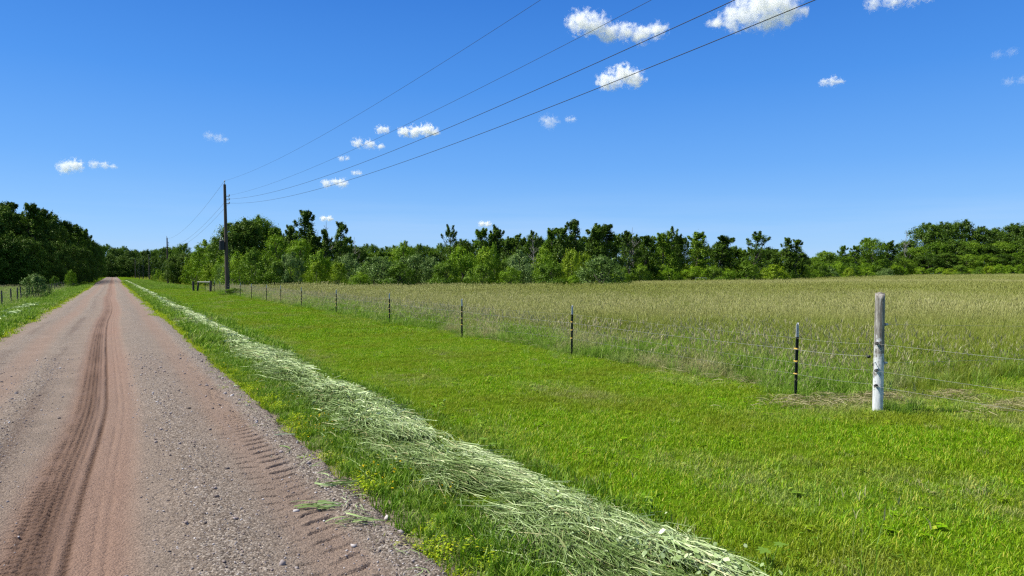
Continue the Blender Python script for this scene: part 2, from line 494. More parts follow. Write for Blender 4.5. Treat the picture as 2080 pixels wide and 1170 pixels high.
def build_stones():
    """loose stones on the road and its shoulder"""
    ico = bmesh.new(); bmesh.ops.create_icosphere(ico, subdivisions=1, radius=1)
    bv = np.array([v.co[:] for v in ico.verts]); bf = np.array([[v.index for v in f.verts] for f in ico.faces]); ico.free()
    N = 9000
    Y = 3.0 + 13 * rng.random(N) ** 1.8
    band = rng.integers(0, 5, N)
    cs = np.array([0.55, -1.05, -1.95, 1.42, 0.0])[band]; ws = np.array([0.22, 0.2, 0.25, 0.17, 1.2])[band]
    X = np.clip(cs + ws * rng.normal(size=N), ROAD_L + 0.05, ROAD_R + 0.03)
    keep = rng.random(N) < np.where(abs(X + 0.17) < 0.35, 0.06, 1)
    X, Y = X[keep], Y[keep]; N = len(X)
    Z = road_h(X, Y)[0]
    s = (0.0035 + 0.005 * rng.random(N) ** 3 + 0.010 * (rng.random(N) < 0.02)) * (1 + 0.03 * Y)
    sc = s[:, None] * (0.7 + 0.7 * rng.random((N, 3))) * np.array([1, 1, 0.7])
    a = rng.random(N) * 6.283
    V = bv[None] * sc[:, None, :] * (1 + 0.25 * rng.normal(size=(N, len(bv), 1)))
    x = V[..., 0] * np.cos(a)[:, None] - V[..., 1] * np.sin(a)[:, None]
    y = V[..., 0] * np.sin(a)[:, None] + V[..., 1] * np.cos(a)[:, None]
    P = np.stack([x + X[:, None], y + Y[:, None], V[..., 2] + (Z + 0.25 * s)[:, None]], -1).reshape(-1, 3)
    Fc = (bf[None] + (np.arange(N) * len(bv))[:, None, None]).reshape(-1, 3)
    tone = np.repeat(rng.random(N), len(bf))
    m, n, l, out = new_mat('loose_stone')
    at = n.new('ShaderNodeAttribute'); at.attribute_name = 'tone'
    c = ramp(n, [(0, (0.07, 0.055, 0.05)), (0.3, (0.2, 0.15, 0.13)), (0.8, (0.28, 0.25, 0.24)), (1, (0.5, 0.46, 0.43))])
    l.new(at.outputs['Fac'], c.inputs[0])
    p = n.new('ShaderNodeBsdfPrincipled'); p.inputs['Roughness'].default_value = 0.85
    l.new(c.outputs[0], p.inputs['Base Color']); l.new(p.outputs[0], out.inputs['Surface'])
    tag(link('gravel', np_mesh('gravel', [(P, Fc)], m, False, {'tone': [tone]})), 'loose grey and brown stones scattered over the gravel road', 'gravel', kind='stuff')


build_ground()
build_road()
build_stones()


# ------------------------------------------------------------------ blades
def blades(P, az, h, lean, w, curl=0.5, tone=None, kind=None):
    """grass blades: base pair, middle pair, tip. P (N,3)"""
    N = len(P)
    d = np.stack([np.cos(az), np.sin(az), np.zeros(N)], -1)
    s = np.stack([-np.sin(az), np.cos(az), np.zeros(N)], -1) * (w / 2)[:, None]
    up = np.array([0, 0, 1.0])
    mid = P + d * (np.sin(lean) * h * 0.55)[:, None] + up * (np.cos(lean) * h * 0.55)[:, None]
    l2 = lean + curl
    tip = mid + d * (np.sin(l2) * h * 0.45)[:, None] + up * (np.cos(l2) * h * 0.45)[:, None]
    V = np.stack([P - s, P + s, mid + s * 0.8, mid - s * 0.8, tip], 1).reshape(-1, 3)
    o = np.arange(N)[:, None] * 5
    q = o + np.array([[0, 1, 2, 3]]); t = o + np.array([[3, 2, 4]])
    tone = rng.random(N) if tone is None else tone
    kind = np.zeros(N) if kind is None else kind
    return V, q, t, tone, kind, tip


def blade_mesh(name, parts, mat):
    groups, tn, kd = [], [], []
    for V, q, t, tone, kind, _ in parts:
        groups.append((V, q)); tn.append(tone); kd.append(kind)
        groups.append((V, t)); tn.append(tone); kd.append(kind)
    return np_mesh(name, groups, mat, False, {'tone': tn, 'kind': kd})


def disc(N, r):
    a = rng.random(N) * 6.283; q = r * np.sqrt(rng.random(N))
    return np.stack([q * np.cos(a), q * np.sin(a), np.full(N, -0.01)], -1)


def clump(name, mat, N, r, h0, h1, w0, w1, lean=0.35, curl=0.5, wind=0.0, heads=0, head_len=0.09, head_w=0.014, tone_pow=1.0):
    P = disc(N, r)
    h = h0 + (h1 - h0) * rng.random(N)
    az = rng.random(N) * 6.283
    ln = np.abs(rng.normal(0, lean, N))
    parts = [blades(P, az, h, ln, w0 + (w1 - w0) * rng.random(N), curl * (0.4 + rng.random(N)), rng.random(N) ** tone_pow)]
    if heads:
        P = disc(heads, r); az = rng.normal(0, 0.9, heads)
        hh = h1 * (0.95 + 0.35 * rng.random(heads))
        st = blades(P, az, hh, 0.06 + 0.14 * rng.random(heads) + wind, np.full(heads, w0 * 0.6), 0.15, 0.6 + 0.4 * rng.random(heads), np.full(heads, 0.35))
        parts.append(st)
        tip = st[5]
        k = 2
        tp = np.repeat(tip, k, 0) - np.array([0, 0, head_len * 0.5])
        a2 = np.repeat(az, k) + np.tile([0, 1.57], heads)
        hd = blades(tp, a2, np.full(heads * k, head_len) * (0.7 + 0.6 * rng.random(heads * k)), np.full(heads * k, 0.35), np.full(heads * k, head_w), 0.4,
                    rng.random(heads * k), 0.65 + 0.35 * rng.random(heads * k))
        parts.append(hd)
    me = blade_mesh(name, parts, mat)
    return bpy.data.objects.new(name, me)          # kept out of the scene: only instanced


def leaf_clump(name, mat, N, r, size, h):
    """low broad-leaved weeds: small pointed leaves on a tuft"""
    P = disc(N, r); P[:, 2] = h * rng.random(N)
    az = rng.random(N) * 6.283
    el = rng.normal(0.25, 0.35, N)
    s = size * (0.6 + 0.7 * rng.random(N))
    d = np.stack([np.cos(az) * np.cos(el), np.sin(az) * np.cos(el), np.sin(el)], -1)
    q = np.stack([-np.sin(az), np.cos(az), np.zeros(N)], -1)
    V = np.stack([P, P + d * (s * 0.45)[:, None] + q * (s * 0.3)[:, None], P + d * s[:, None] - np.array([0, 0, 0.15]) * s[:, None], P + d * (s * 0.45)[:, None] - q * (s * 0.3)[:, None]], 1).reshape(-1, 3)
    Q = np.arange(N)[:, None] * 4 + np.array([[0, 1, 2, 3]])
    return bpy.data.objects.new(name, np_mesh(name, [(V, Q)], mat, False, {'tone': [rng.random(N)], 'kind': [np.zeros(N)]}))


def scatter(name, protos, P, scale, idx, dry, label, cat, rz=None, tilt=0.0):
    """one object of uncountable growth: a point per clump, clumps instanced on it"""
    N = len(P)
    me = bpy.data.meshes.new(name)
    me.vertices.add(N); me.vertices.foreach_set('co', P.astype(np.float32).ravel())
    rz = rng.random(N) * 6.283 if rz is None else rz
    R = np.stack([rng.normal(0, tilt, N) if tilt else np.zeros(N), rng.normal(0, tilt, N) if tilt else np.zeros(N), rz], -1)
    for an, ty, v in (('sc', 'FLOAT', scale), ('dry', 'FLOAT', dry)):
        me.attributes.new(an, ty, 'POINT').data.foreach_set('value', np.broadcast_to(v, (N,)).astype(np.float32))
    me.attributes.new('pick', 'INT', 'POINT').data.foreach_set('value', idx.astype(np.int32))
    me.attributes.new('rot', 'FLOAT_VECTOR', 'POINT').data.foreach_set('vector', R.astype(np.float32).ravel())
    o = link(name, me)
    ng = bpy.data.node_groups.new(name, 'GeometryNodeTree')
    ng.interface.new_socket('Geometry', in_out='INPUT', socket_type='NodeSocketGeometry')
    ng.interface.new_socket('Geometry', in_out='OUTPUT', socket_type='NodeSocketGeometry')
    n, l = ng.nodes, ng.links
    gi = n.new('NodeGroupInput'); go = n.new('NodeGroupOutput')
    iop = n.new('GeometryNodeInstanceOnPoints'); jn = n.new('GeometryNodeJoinGeometry')
    for p in reversed(protos):
        oi = n.new('GeometryNodeObjectInfo'); oi.inputs['Object'].default_value = p; oi.inputs['As Instance'].default_value = True
        l.new(oi.outputs['Geometry'], jn.inputs[0])

    def na(an, ty):
        a = n.new('GeometryNodeInputNamedAttribute'); a.data_type = ty; a.inputs['Name'].default_value = an
        return a.outputs['Attribute']
    l.new(gi.outputs[0], iop.inputs['Points']); l.new(jn.outputs[0], iop.inputs['Instance'])
    iop.inputs['Pick Instance'].default_value = True
    l.new(na('pick', 'INT'), iop.inputs['Instance Index'])
    l.new(na('rot', 'FLOAT_VECTOR'), iop.inputs['Rotation'])
    l.new(na('sc', 'FLOAT'), iop.inputs['Scale'])
    l.new(iop.outputs[0], go.inputs[0])
    md = o.modifiers.new('clumps', 'NODES'); md.node_group = ng
    return tag(o, label, cat, kind='stuff')


def sample(x0, x1, y0, y1, dens):
    N = int((x1 - x0) * (y1 - y0) * dens)
    return np.stack([x0 + (x1 - x0) * rng.random(N), y0 + (y1 - y0) * rng.random(N)], -1)


def in_view(P, margin=140):
    r = P[:, 0] * CY - P[:, 1] * SY; d = P[:, 0] * SY + P[:, 1] * CY
    px = 1040 + F * r / np.maximum(d, 0.1)
    return (d > 1.5) & (px > -margin - 400 / np.maximum(d, 1)) & (px < 2080 + margin + 1200 / np.maximum(d, 1))


def on_ground(P, dz=0.0):
    return np.concatenate([P, (ground_z(P[:, 0], P[:, 1]) + dz)[:, None]], 1)


# mown lawn between the swath and the fence
lawn_protos = [clump('lawn_tuft', M_lawn, 62, 0.10, 0.025, 0.075, 0.003, 0.0055, 0.55, 0.7) for _ in range(4)] + \
              [clump('lawn_tuft_wide', M_lawn, 170, 0.34, 0.03, 0.08, 0.007, 0.013, 0.5, 0.7) for _ in range(3)] + \
              [leaf_clump('clover', M_verge, 18, 0.07, 0.02, 0.05), leaf_clump('dandelion_leaf', M_lawn, 9, 0.04, 0.05, 0.04)]
P1 = np.concatenate([sample(2.9, 8.3, 1.0, 9, 160), sample(8.3, 13, 1.6, 5.6, 110), sample(13, 22, -3, 6, 40), sample(2.9, 8.3, 9, 20, 95)])
P2 = np.concatenate([sample(2.9, 8.4, 18, 45, 14), sample(2.9, 8.5, 45, 82, 9), sample(2.6, 7.5, 82, 150, 5)])
P3 = sample(2.9, 8.3, 1.0, 22, 7)
P = np.concatenate([P1, P2, P3])
idx = np.concatenate([rng.integers(0, 4, len(P1)), rng.integers(4, 7, len(P2)), rng.choice([7, 7, 8], len(P3))])
k = in_view(P); P, idx = P[k], idx[k]
dn = fbm(P[:, 0] * 0.9, P[:, 1] * 0.5)
dry = np.clip((dn - 0.52) * 1.4, 0, 0.35) * (rng.random(len(P)) < 0.6) + 0.5 * (rng.random(len(P)) < 0.015)
dry = np.clip(dry + (0.75 * np.exp(-((P[:, 0] - 8.6) / 1.1) ** 2 - ((P[:, 1] - 5.35) / 0.38) ** 2) + 0.6 * np.exp(-((P[:, 0] - 10.6) / 1.0) ** 2 - ((P[:, 1] - 4.3) / 0.3) ** 2)) * (0.4 + 0.7 * rng.random(len(P))), 0, 0.85)
sc = 0.75 + 0.5 * rng.random(len(P)) + 0.5 * np.clip(fbm(P[:, 0] * 0.6 + 9, P[:, 1] * 0.4) - 0.5, 0, 1)
scatter('lawn_grass', lawn_protos, on_ground(P), sc, idx, dry, 'mown bright green lawn grass between the cut swath and the wire fence', 'lawn', tilt=0.1)

# uncut green verge beside the road, both sides, and the taller fringe along the swath
verge_protos = [clump('verge_tuft', M_verge, 34, 0.08, 0.04, 0.12, 0.004, 0.008, 0.4, 0.6) for _ in range(3)] + \
               [clump('verge_tuft_wide', M_verge, 80, 0.26, 0.10, 0.24, 0.010, 0.022, 0.4, 0.6) for _ in range(2)] + \
               [leaf_clump('edge_weed', M_lime, 90, 0.10, 0.021, 0.08), clump('edge_grass', M_lime, 40, 0.09, 0.03, 0.09, 0.004, 0.007, 0.6, 0.6),
                clump('edge_grass_wide', M_lime, 90, 0.28, 0.04, 0.10, 0.012, 0.02, 0.6, 0.6),
                leaf_clump('edge_flower', M_flower, 7, 0.10, 0.022, 0.16), leaf_clump('leafy_weed', M_verge, 40, 0.09, 0.045, 0.16),
                clump('seed_stalks', M_verge, 9, 0.10, 0.15, 0.34, 0.003, 0.006, 0.3, 0.5, 0.1, 3, 0.05, 0.005)]
a = sample(1.68, 2.30, 1.5, 16, 150); b = np.concatenate([sample(1.92, 2.25, 16, 160, 16), sample(3.2, 9.5, 84, 230, 2.4)])
a2 = sample(3.0, 3.28, 1.0, 15, 95); b2 = sample(2.95, 3.25, 15, 60, 10)
e1 = np.concatenate([sample(1.60, 1.90, 1.5, 13, 75), sample(1.38, 1.7, 1.5, 13, 16)]); e2 = sample(1.54, 1.84, 9, 34, 110); e3 = sample(1.5, 1.9, 30, 170, 30)
fl = sample(1.7, 2.1, 4, 14, 7); lw = sample(2.98, 3.35, 1.2, 20, 2.2); ss = np.concatenate([sample(3.05, 4.4, 1.1, 2.7, 2.2), sample(3.0, 3.4, 3, 16, 1.5)])
lv = sample(-5.2, -2.75, 16, 130, 12); le = sample(-2.85, -2.5, 18, 110, 22)
e1 = e1[vnoise(e1[:, 1] * 1.3, e1[:, 0] * 0 + 4) > 0.40]
P = np.concatenate([a, b, a2, b2, e1, e2, e3, lv, le, fl, lw, ss])
idx = np.concatenate([rng.integers(0, 3, len(a)), rng.integers(3, 5, len(b)), rng.integers(0, 3, len(a2)), rng.integers(3, 5, len(b2)),
                      rng.choice([5, 6, 6], len(e1)), np.full(len(e2), 6), np.full(len(e3), 7), rng.integers(3, 5, len(lv)), np.full(len(le), 7),
                      np.full(len(fl), 8), np.full(len(lw), 9), np.full(len(ss), 10)])
k = in_view(P); P, idx = P[k], idx[k]
sc = (0.7 + 0.6 * rng.random(len(P))) * (0.75 + 0.6 * vnoise(P[:, 0] * 2.5, P[:, 1] * 1.1))
dry = 0.5 * (rng.random(len(P)) < 0.05)
scatter('verge_grass', verge_protos, on_ground(P), sc, idx, dry, 'uncut green grass and lime weeds along both edges of the gravel road', 'grass', tilt=0.12)

# hay field and rough grass along the fence
field_protos = [clump('hay_tuft', M_field, 38, 0.20, 0.20, 0.50, 0.004, 0.008, 0.28, 0.6, 0.10, 4, 0.08, 0.006) for _ in range(4)] + \
               [clump('hay_tuft_wide', M_field, 66, 0.50, 0.24, 0.52, 0.010, 0.018, 0.28, 0.6, 0.10, 10, 0.11, 0.013) for _ in range(4)] + \
               [clump('hay_stand', M_field, 130, 1.4, 0.30, 0.50, 0.035, 0.06, 0.30, 0.6, 0.10, 22, 0.13, 0.035) for _ in range(3)]


def sector(d0, d1, dens, xmin, slope=1.0):
    """points in the camera's field of view between two depths, right of x = xmin"""
    wid = 2 * 0.80 * d1
    N = int(wid * (d1 - d0) * dens)
    d = d0 + (d1 - d0) * rng.random(N); r = (rng.random(N) - 0.5) * wid
    p = np.stack([r * CY + d * SY, -r * SY + d * CY], -1)
    return p[(p[:, 0] > xmin) & in_view(p)]


def field_edge(p):
    """depth of the tree line at each point's column"""
    r = p[:, 0] * CY - p[:, 1] * SY; d = p[:, 0] * SY + p[:, 1] * CY
    px = 1040 + F * r / np.maximum(d, 1)
    return d < np.interp(px, [380, 480, 1000, 1250, 1330, 1600, 1800, 2100, 2600], [80, 73, 73, 78, 112, 135, 178, 205, 230])


near = sector(5, 22, 27, 8.9); mid = sector(20, 48, 5.0, 8.8); far = np.concatenate([sector(45, 110, 0.85, 8.6), sector(100, 240, 0.45, 20)])
near = near[(near[:, 0] > 9.2 + 1.2 * (vnoise(near[:, 1] * 0.7, near[:, 1] * 0) - 0.3)) & (near[:, 1] > 5.0 + 0.5 * rng.random(len(near)) )]
far = far[field_edge(far)]; mid = mid[field_edge(mid)]
P = np.concatenate([near, mid, far])
idx = np.concatenate([rng.integers(0, 4, len(near)), rng.integers(4, 8, len(mid)), rng.integers(8, 11, len(far))])
r_ = P[:, 0] * CY - P[:, 1] * SY; d_ = P[:, 0] * SY + P[:, 1] * CY
band = fbm(np.log(np.maximum(d_, 5)) * 3.2 + 0.3 * fbm(r_ * 0.05, d_ * 0.05), r_ * 0.018 + 40, 3)
fr = sstep(8.8, 14.0, P[:, 0]) * sstep(4.6, 8.5, P[:, 1] - 0.0 * P[:, 0]) 
dw = d_ * (1 + 0.5 * (fbm(r_ * 0.02 + 3, d_ * 0.01, 3) - 0.5) + 0.3 * (vnoise(r_ * 0.09, d_ * 0.03) - 0.5))
pale = np.exp(-((dw - 25) / 5.5) ** 2) + 0.55 * np.exp(-((dw - 36) / 4) ** 2) + 0.75 * np.exp(-((dw - 98) / 20) ** 2) + 0.5 * np.exp(-((dw - 165) / 20) ** 2) + 0.6 * sstep(10, -20, r_) * sstep(22, 30, d_)
dry = np.clip(pale * (0.7 + 2.0 * (band - 0.42)) + 0.25 * (vnoise(P[:, 0] * 0.15 + 50, P[:, 1] * 0.15) - 0.4), 0, 0.95) * (0.35 + 0.8 * rng.random(len(P))) * (0.2 + 0.8 * fr) + 0.06 * rng.random(len(P))
sc = (0.8 + 0.35 * rng.random(len(P))) * (0.50 + 0.50 * fr) * (0.85 + 0.35 * vnoise(P[:, 0] * 0.3, P[:, 1] * 0.3))
scatter('field_grass', field_protos, on_ground(P), sc, idx, np.clip(dry * 0.72, 0, 0.8), 'tall seeding hay grass filling the field behind the wire fence', 'hay field',
        rz=rng.normal(-YAW, 0.7, len(P)), tilt=0.06)

M_rough = plant_mat('rough_grass_blades', [(0, (0.08, 0.19, 0.01)), (0.6, (0.17, 0.32, 0.016)), (1, (0.36, 0.45, 0.10))], dry=(0.44, 0.37, 0.20))
rough_protos = [clump('rough_tuft', M_rough, 40, 0.13, 0.14, 0.38, 0.005, 0.010, 0.5, 0.8, 0, 2) for _ in range(3)] + \
               [clump('rough_tuft_wide', M_rough, 60, 0.32, 0.16, 0.42, 0.014, 0.026, 0.5, 0.8, 0, 6) for _ in range(2)]
a = np.concatenate([sample(8.25, 10.4, 5.6, 22, 34), sample(10.4, 15, 5.3, 13, 16)]); b = sample(8.1, 11.0, 20, 78, 9)
c = np.concatenate([np.array([[8.15, 6.15]]) + 0.24 * rng.normal(size=(26, 2)), np.array([[8.3, 4.85]]) + 0.13 * rng.normal(size=(16, 2))])
nearpost = np.concatenate([np.stack([7.95 + 0.2 * rng.normal(size=9), y + 0.25 * rng.normal(size=9)], -1) for y in (11.7, 16.3, 22.2, 28.5, 34.8, 39.9, 43.3, 47.9)])
lf = sample(-30, -4.6, 30, 125, 1.3)
P = np.concatenate([a, b, c, nearpost, lf])
idx = np.concatenate([rng.integers(0, 3, len(a)), rng.integers(3, 5, len(b)), rng.integers(0, 3, len(c)), rng.integers(0, 3, len(nearpost)), rng.integers(3, 5, len(lf))])
k = in_view(P); P, idx = P[k], idx[k]
dn = fbm(P[:, 0] * 0.8 + 31, P[:, 1] * 0.55)
dry = np.clip((dn - 0.50) * 3.0, 0, 0.8) * (rng.random(len(P)) < 0.7)
dry = np.clip(dry + 0.7 * np.exp(-((P[:, 0] - 8.75) / 0.45) ** 2 - ((P[:, 1] - 8.6) / 1.3) ** 2) * (rng.random(len(P)) < 0.6), 0, 0.85)
dry[P[:, 0] < -5.5] = 0.25 * rng.random((P[:, 0] < -5.5).sum())
edge = sstep(7.9, 9.3, P[:, 0]) * (0.3 + 0.7 * sstep(5.0, 7.5, P[:, 1])); edge[P[:, 0] < 0] = 0.75; edge[P[:, 1] > 84] = 0.8
sc = (0.55 + 0.55 * edge) * (0.7 + 0.6 * rng.random(len(P)))
scatter('fence_grass', rough_protos, on_ground(P), sc, idx, dry, 'rough uneven grass growing under and behind the wire fence', 'grass', tilt=0.2)


# ------------------------------------------------------------------ swath of cut grass
def strands(N, X, Y, Z, az, ln, w, bow, mat_tone, kind):
    d = np.stack([np.cos(az), np.sin(az)], -1); s = np.stack([-np.sin(az), np.cos(az)], -1)
    t = np.array([0, 0.34, 0.7, 1.0]); wd = np.array([0.5, 0.9, 0.75, 0.08])
    bend = rng.normal(0, 0.26, N); roll = rng.normal(0, 0.35, N); pit = rng.normal(0.0, 0.10, N)
    rows = []
    for tt, ww in zip(t, wd):
        c = np.stack([X, Y], -1) + d * (ln * (tt - 0.5))[:, None] + s * (bend * ln * (tt - 0.5) ** 2 * 2)[:, None]
        z = Z + bow * np.sin(tt * math.pi) + pit * ln * (tt - 0.5)
        for sg in (-1, 1):
            rows.append(np.concatenate([c + sg * s * (w * ww / 2)[:, None], (z + sg * roll * w * 0.8)[:, None]], 1))
    V = np.stack(rows, 1).reshape(-1, 3)
    o = np.arange(N)[:, None, None] * 8
    Q = (o + np.array([[0, 1, 3, 2], [2, 3, 5, 4], [4, 5, 7, 6]])[None]).reshape(-1, 4)
    return (V, Q), np.repeat(mat_tone, 3), np.repeat(kind, 3)


def swath_h(x, y):
    c = 2.58 + 0.07 * np.sin(y * 0.9) + 0.06 * np.sin(y * 0.37 + 2)
    u = (x - c) / 0.5
    return np.clip(1 - u * u, 0, 1) * (0.03 + 0.11 * fbm(x * 2.6, y * 1.5))


groups, tn, kd = [], [], []
for y0, y1, dens, w0, w1, l0, l1 in ((1.2, 7, 5200, 0.0025, 0.0065, 0.15, 0.50), (7, 16, 2600, 0.005, 0.010, 0.15, 0.48), (16, 40, 800, 0.010, 0.020, 0.15, 0.45), (40, 190, 160, 0.025, 0.05, 0.2, 0.5)):
    N = int((y1 - y0) * 1.0 * dens)
    Y = y0 + (y1 - y0) * rng.random(N)
    X = 2.57 + 0.07 * np.sin(Y * 0.9) + 0.06 * np.sin(Y * 0.37 + 2) + np.clip(rng.normal(0, 0.25, N), -0.66, 0.50)
    gap = fbm(X * 3 + 11, Y * 1.6, 3)
    k = rng.random(N) < np.clip(1.25 - 0.9 * sstep(2.45, 2.0, X) - 2.2 * sstep(0.52, 0.68, gap), 0.06, 1)
    X, Y, gap = X[k], Y[k], gap[k]; N = len(X)
    Z = ground_z(X, Y) + 0.02 + swath_h(X, Y) * (0.25 + 0.8 * rng.random(N))
    loc_az = math.pi / 2 + 1.5 * (fbm(X * 1.7 + 3, Y * 0.9) - 0.5)
    az = loc_az + rng.normal(0, 0.30, N) + (rng.random(N) < 0.14) * rng.normal(0, 1.2, N)
    tone = np.clip(0.12 + 0.75 * rng.random(N) ** 1.2 + 0.35 * sstep(2.35, 2.75, X) - 0.25 + 0.7 * (fbm(X * 2.4 + 60, Y * 0.8) - 0.5) + 0.04 + 0.18 * sstep(9, 22, Y), 0, 1)
    kind = (rng.random(N) < 0.10) * rng.random(N)
    g, t_, k_ = strands(N, X, Y, Z, az, l0 + (l1 - l0) * rng.random(N), w0 + (w1 - w0) * rng.random(N), 0.01 + 0.03 * rng.random(N), tone, kind)
    groups.append(g); tn.append(t_); kd.append(k_)
# torn broad leaves lying in the swath
N = 3200
Y = 1.3 + 15 * rng.random(N) ** 1.5
X = 2.66 + 0.07 * np.sin(Y * 0.9) + 0.06 * np.sin(Y * 0.37 + 2) + rng.normal(0, 0.20, N)
k = fbm(X * 2 + 5, Y * 1.1, 2) > 0.47
X, Y = X[k], Y[k]; N = len(X)
Z = ground_z(X, Y) + 0.05 + swath_h(X, Y) * (0.6 + 0.5 * rng.random(N))
az = rng.random(N) * 6.283; s = 0.016 + 0.034 * rng.random(N)
d = np.stack([np.cos(az), np.sin(az), rng.normal(0.1, 0.3, N)], -1); q = np.stack([-np.sin(az), np.cos(az), rng.normal(0, 0.4, N)], -1)
C = np.stack([X, Y, Z], -1)
V = np.stack([C, C + d * (s * .3)[:, None] + q * (s * .24)[:, None], C + d * (s * .65)[:, None] + q * (s * .2)[:, None] + np.array([0, 0, .006]), C + d * s[:, None],
              C + d * (s * .65)[:, None] - q * (s * .2)[:, None], C + d * (s * .3)[:, None] - q * (s * .24)[:, None]], 1).reshape(-1, 3)
groups.append((V, np.arange(N)[:, None] * 6 + np.arange(6)[None])); tn.append(np.clip(0.2 + 0.75 * rng.random(N), 0, 1)); kd.append(np.zeros(N))
# stray clippings on the gravel shoulder and a thin swath on the left verge
N = 90
Y = 3.2 + 9 * rng.random(N) ** 1.4; X = 1.62 - np.abs(rng.normal(0, 0.16, N))
g, t_, k_ = strands(N, X, Y, road_h(X, Y)[0] + 0.012, rng.random(N) * 6.28, 0.05 + 0.16 * rng.random(N), 0.003 + 0.006 * rng.random(N), np.full(N, 0.006), 0.4 + 0.5 * rng.random(N), np.zeros(N))
groups.append(g); tn.append(t_); kd.append(k_)
for (cx, cy_) in ((1.40, 4.5), (1.55, 5.35), (1.25, 4.9)):
    N = 14
    X = cx + 0.05 * rng.normal(size=N); Y = cy_ + 0.05 * rng.normal(size=N)
    g, t_, k_ = strands(N, X, Y, road_h(X, Y)[0] + 0.02, -0.55 + 0.35 * rng.normal(size=N), 0.14 + 0.14 * rng.random(N), 0.006 + 0.006 * rng.random(N), np.full(N, 0.012), 0.25 + 0.5 * rng.random(N), np.zeros(N))
    groups.append(g); tn.append(t_); kd.append(k_)
N = 1100
Y = 22 + 22 * rng.random(N); X = -3.75 + rng.normal(0, 0.22, N)
k = fbm(X * 1 + 3, Y * 0.35, 2) > 0.48
X, Y = X[k], Y[k]; N = len(X)
g, t_, k_ = strands(N, X, Y, ground_z(X, Y) + 0.16 + 0.08 * rng.random(N), math.pi / 2 + rng.normal(0, 0.6, N), 0.2 + 0.25 * rng.random(N), 0.02 + 0.02 * rng.random(N), np.full(N, 0.03), 0.35 + 0.5 * rng.random(N), np.zeros(N))
groups.append(g); tn.append(t_); kd.append(k_)
tag(link('cut_grass', np_mesh('cut_grass', groups, M_cut, False, {'tone': tn, 'kind': kd})), 'pale swath of freshly cut grass lying along the roadside', 'cut grass', kind='stuff')

# dead hay lying round the wooden post
groups, tn, kd = [], [], []
for cx, cy_, sx, sy, N in ((7.55, 5.75, 0.32, 0.20, 420), (8.1, 5.6, 0.30, 0.22, 380), (8.75, 5.35, 0.34, 0.18, 420), (8.95, 5.45, 0.15, 0.09, 260), (9.9, 4.95, 0.22, 0.14, 300), (9.6, 4.2, 0.40, 0.10, 280),
                           (8.5, 9.0, 0.3, 0.9, 420), (8.6, 14.2, 0.3, 0.8, 260), (8.4, 7.4, 0.3, 0.4, 300)):
    N = int(N * 0.75)
    X = cx + sx * rng.normal(size=N); Y = cy_ + sy * rng.normal(size=N)
    hump = np.exp(-((X - cx) / sx) ** 2 - ((Y - cy_) / sy) ** 2)
    Z = ground_z(X, Y) + 0.03 + (0.04 + 0.05 * hump) * rng.random(N)
    g, t_, k_ = strands(N, X, Y, Z, rng.normal(-0.5, 0.8, N), 0.06 + 0.17 * rng.random(N), 0.0025 + 0.003 * rng.random(N), 0.01 + 0.02 * rng.random(N), rng.random(N), np.zeros(N))
    groups.append(g); tn.append(t_); kd.append(k_)
tag(link('dead_hay', np_mesh('dead_hay', groups, M_hay, False, {'tone': tn, 'kind': kd})), 'tan dead hay lying round the feet of the fence posts', 'hay', kind='stuff')

# ------------------------------------------------------------------ fence
M_steel = simple_mat('black_steel', [(0.3, (0.012, 0.014, 0.013)), (0.7, (0.03, 0.034, 0.03))], 30, 0.5)
M_white = simple_mat('white_paint', [(0.3, (0.36, 0.37, 0.38)), (0.7, (0.62, 0.62, 0.60))], 20, 0.55)
M_yellow = simple_mat('yellow_plastic', [(0.3, (0.62, 0.40, 0.07)), (0.7, (0.75, 0.52, 0.12))], 20, 0.45)
M_black = simple_mat('black_plastic', [(0.3, (0.012, 0.012, 0.013)), (0.7, (0.02, 0.02, 0.02))], 20, 0.4)
M_wire = simple_mat('galvanised_wire', [(0.3, (0.20, 0.20, 0.185)), (0.7, (0.35, 0.35, 0.32))], 5, 0.45, metallic=0.3)

POST_H = 1.02
TIP = 0.17


def t_profile(bm, z0, z1, pointed=False):
    pr = [(-0.02, 0), (0.02, 0), (0.02, 0.006), (0.004, 0.007), (0.004, 0.036), (-0.004, 0.036), (-0.004, 0.007), (-0.02, 0.006)]
    lo = [bm.verts.new((x, y, z0)) for x, y in pr]
    hi = [bm.verts.new((x * (0.55 if pointed else 1), y, z1 + (0.02 if pointed and i < 4 else 0))) for i, (x, y) in enumerate(pr)]
    for i in range(8): bm.faces.new((lo[i], lo[(i + 1) % 8], hi[(i + 1) % 8], hi[i]))
    bm.faces.new(hi); bm.faces.new(lo[::-1])
    return bm


bm = t_profile(bmesh.new(), -0.15, POST_H - TIP)
for k in range(17):                                        # studs on the face of the T
    z = 0.06 + k * 0.045
    r = bmesh.ops.create_cube(bm, size=1, matrix=Matrix.Translation((0, -0.003, z)) @ Matrix.Diagonal((0.016, 0.008, 0.012, 1)))
me_post = bm_mesh('fence_post', bm, M_steel)
me_tip = bm_mesh('white_tip', t_profile(bmesh.new(), POST_H - TIP + 0.0005, POST_H, True), M_white)


def insulator_mesh(mat):
    bm = bmesh.new()
    bmesh.ops.create_cube(bm, size=1, matrix=Matrix.Translation((0, 0.014, 0)) @ Matrix.Diagonal((0.05, 0.05, 0.018, 1)))
    bmesh.ops.create_cone(bm, segments=10, radius1=0.011, radius2=0.011, depth=0.03, cap_ends=True, matrix=Matrix.Translation((0, -0.022, 0)))
    return bm_mesh('insulator', bm, mat, 0.003)


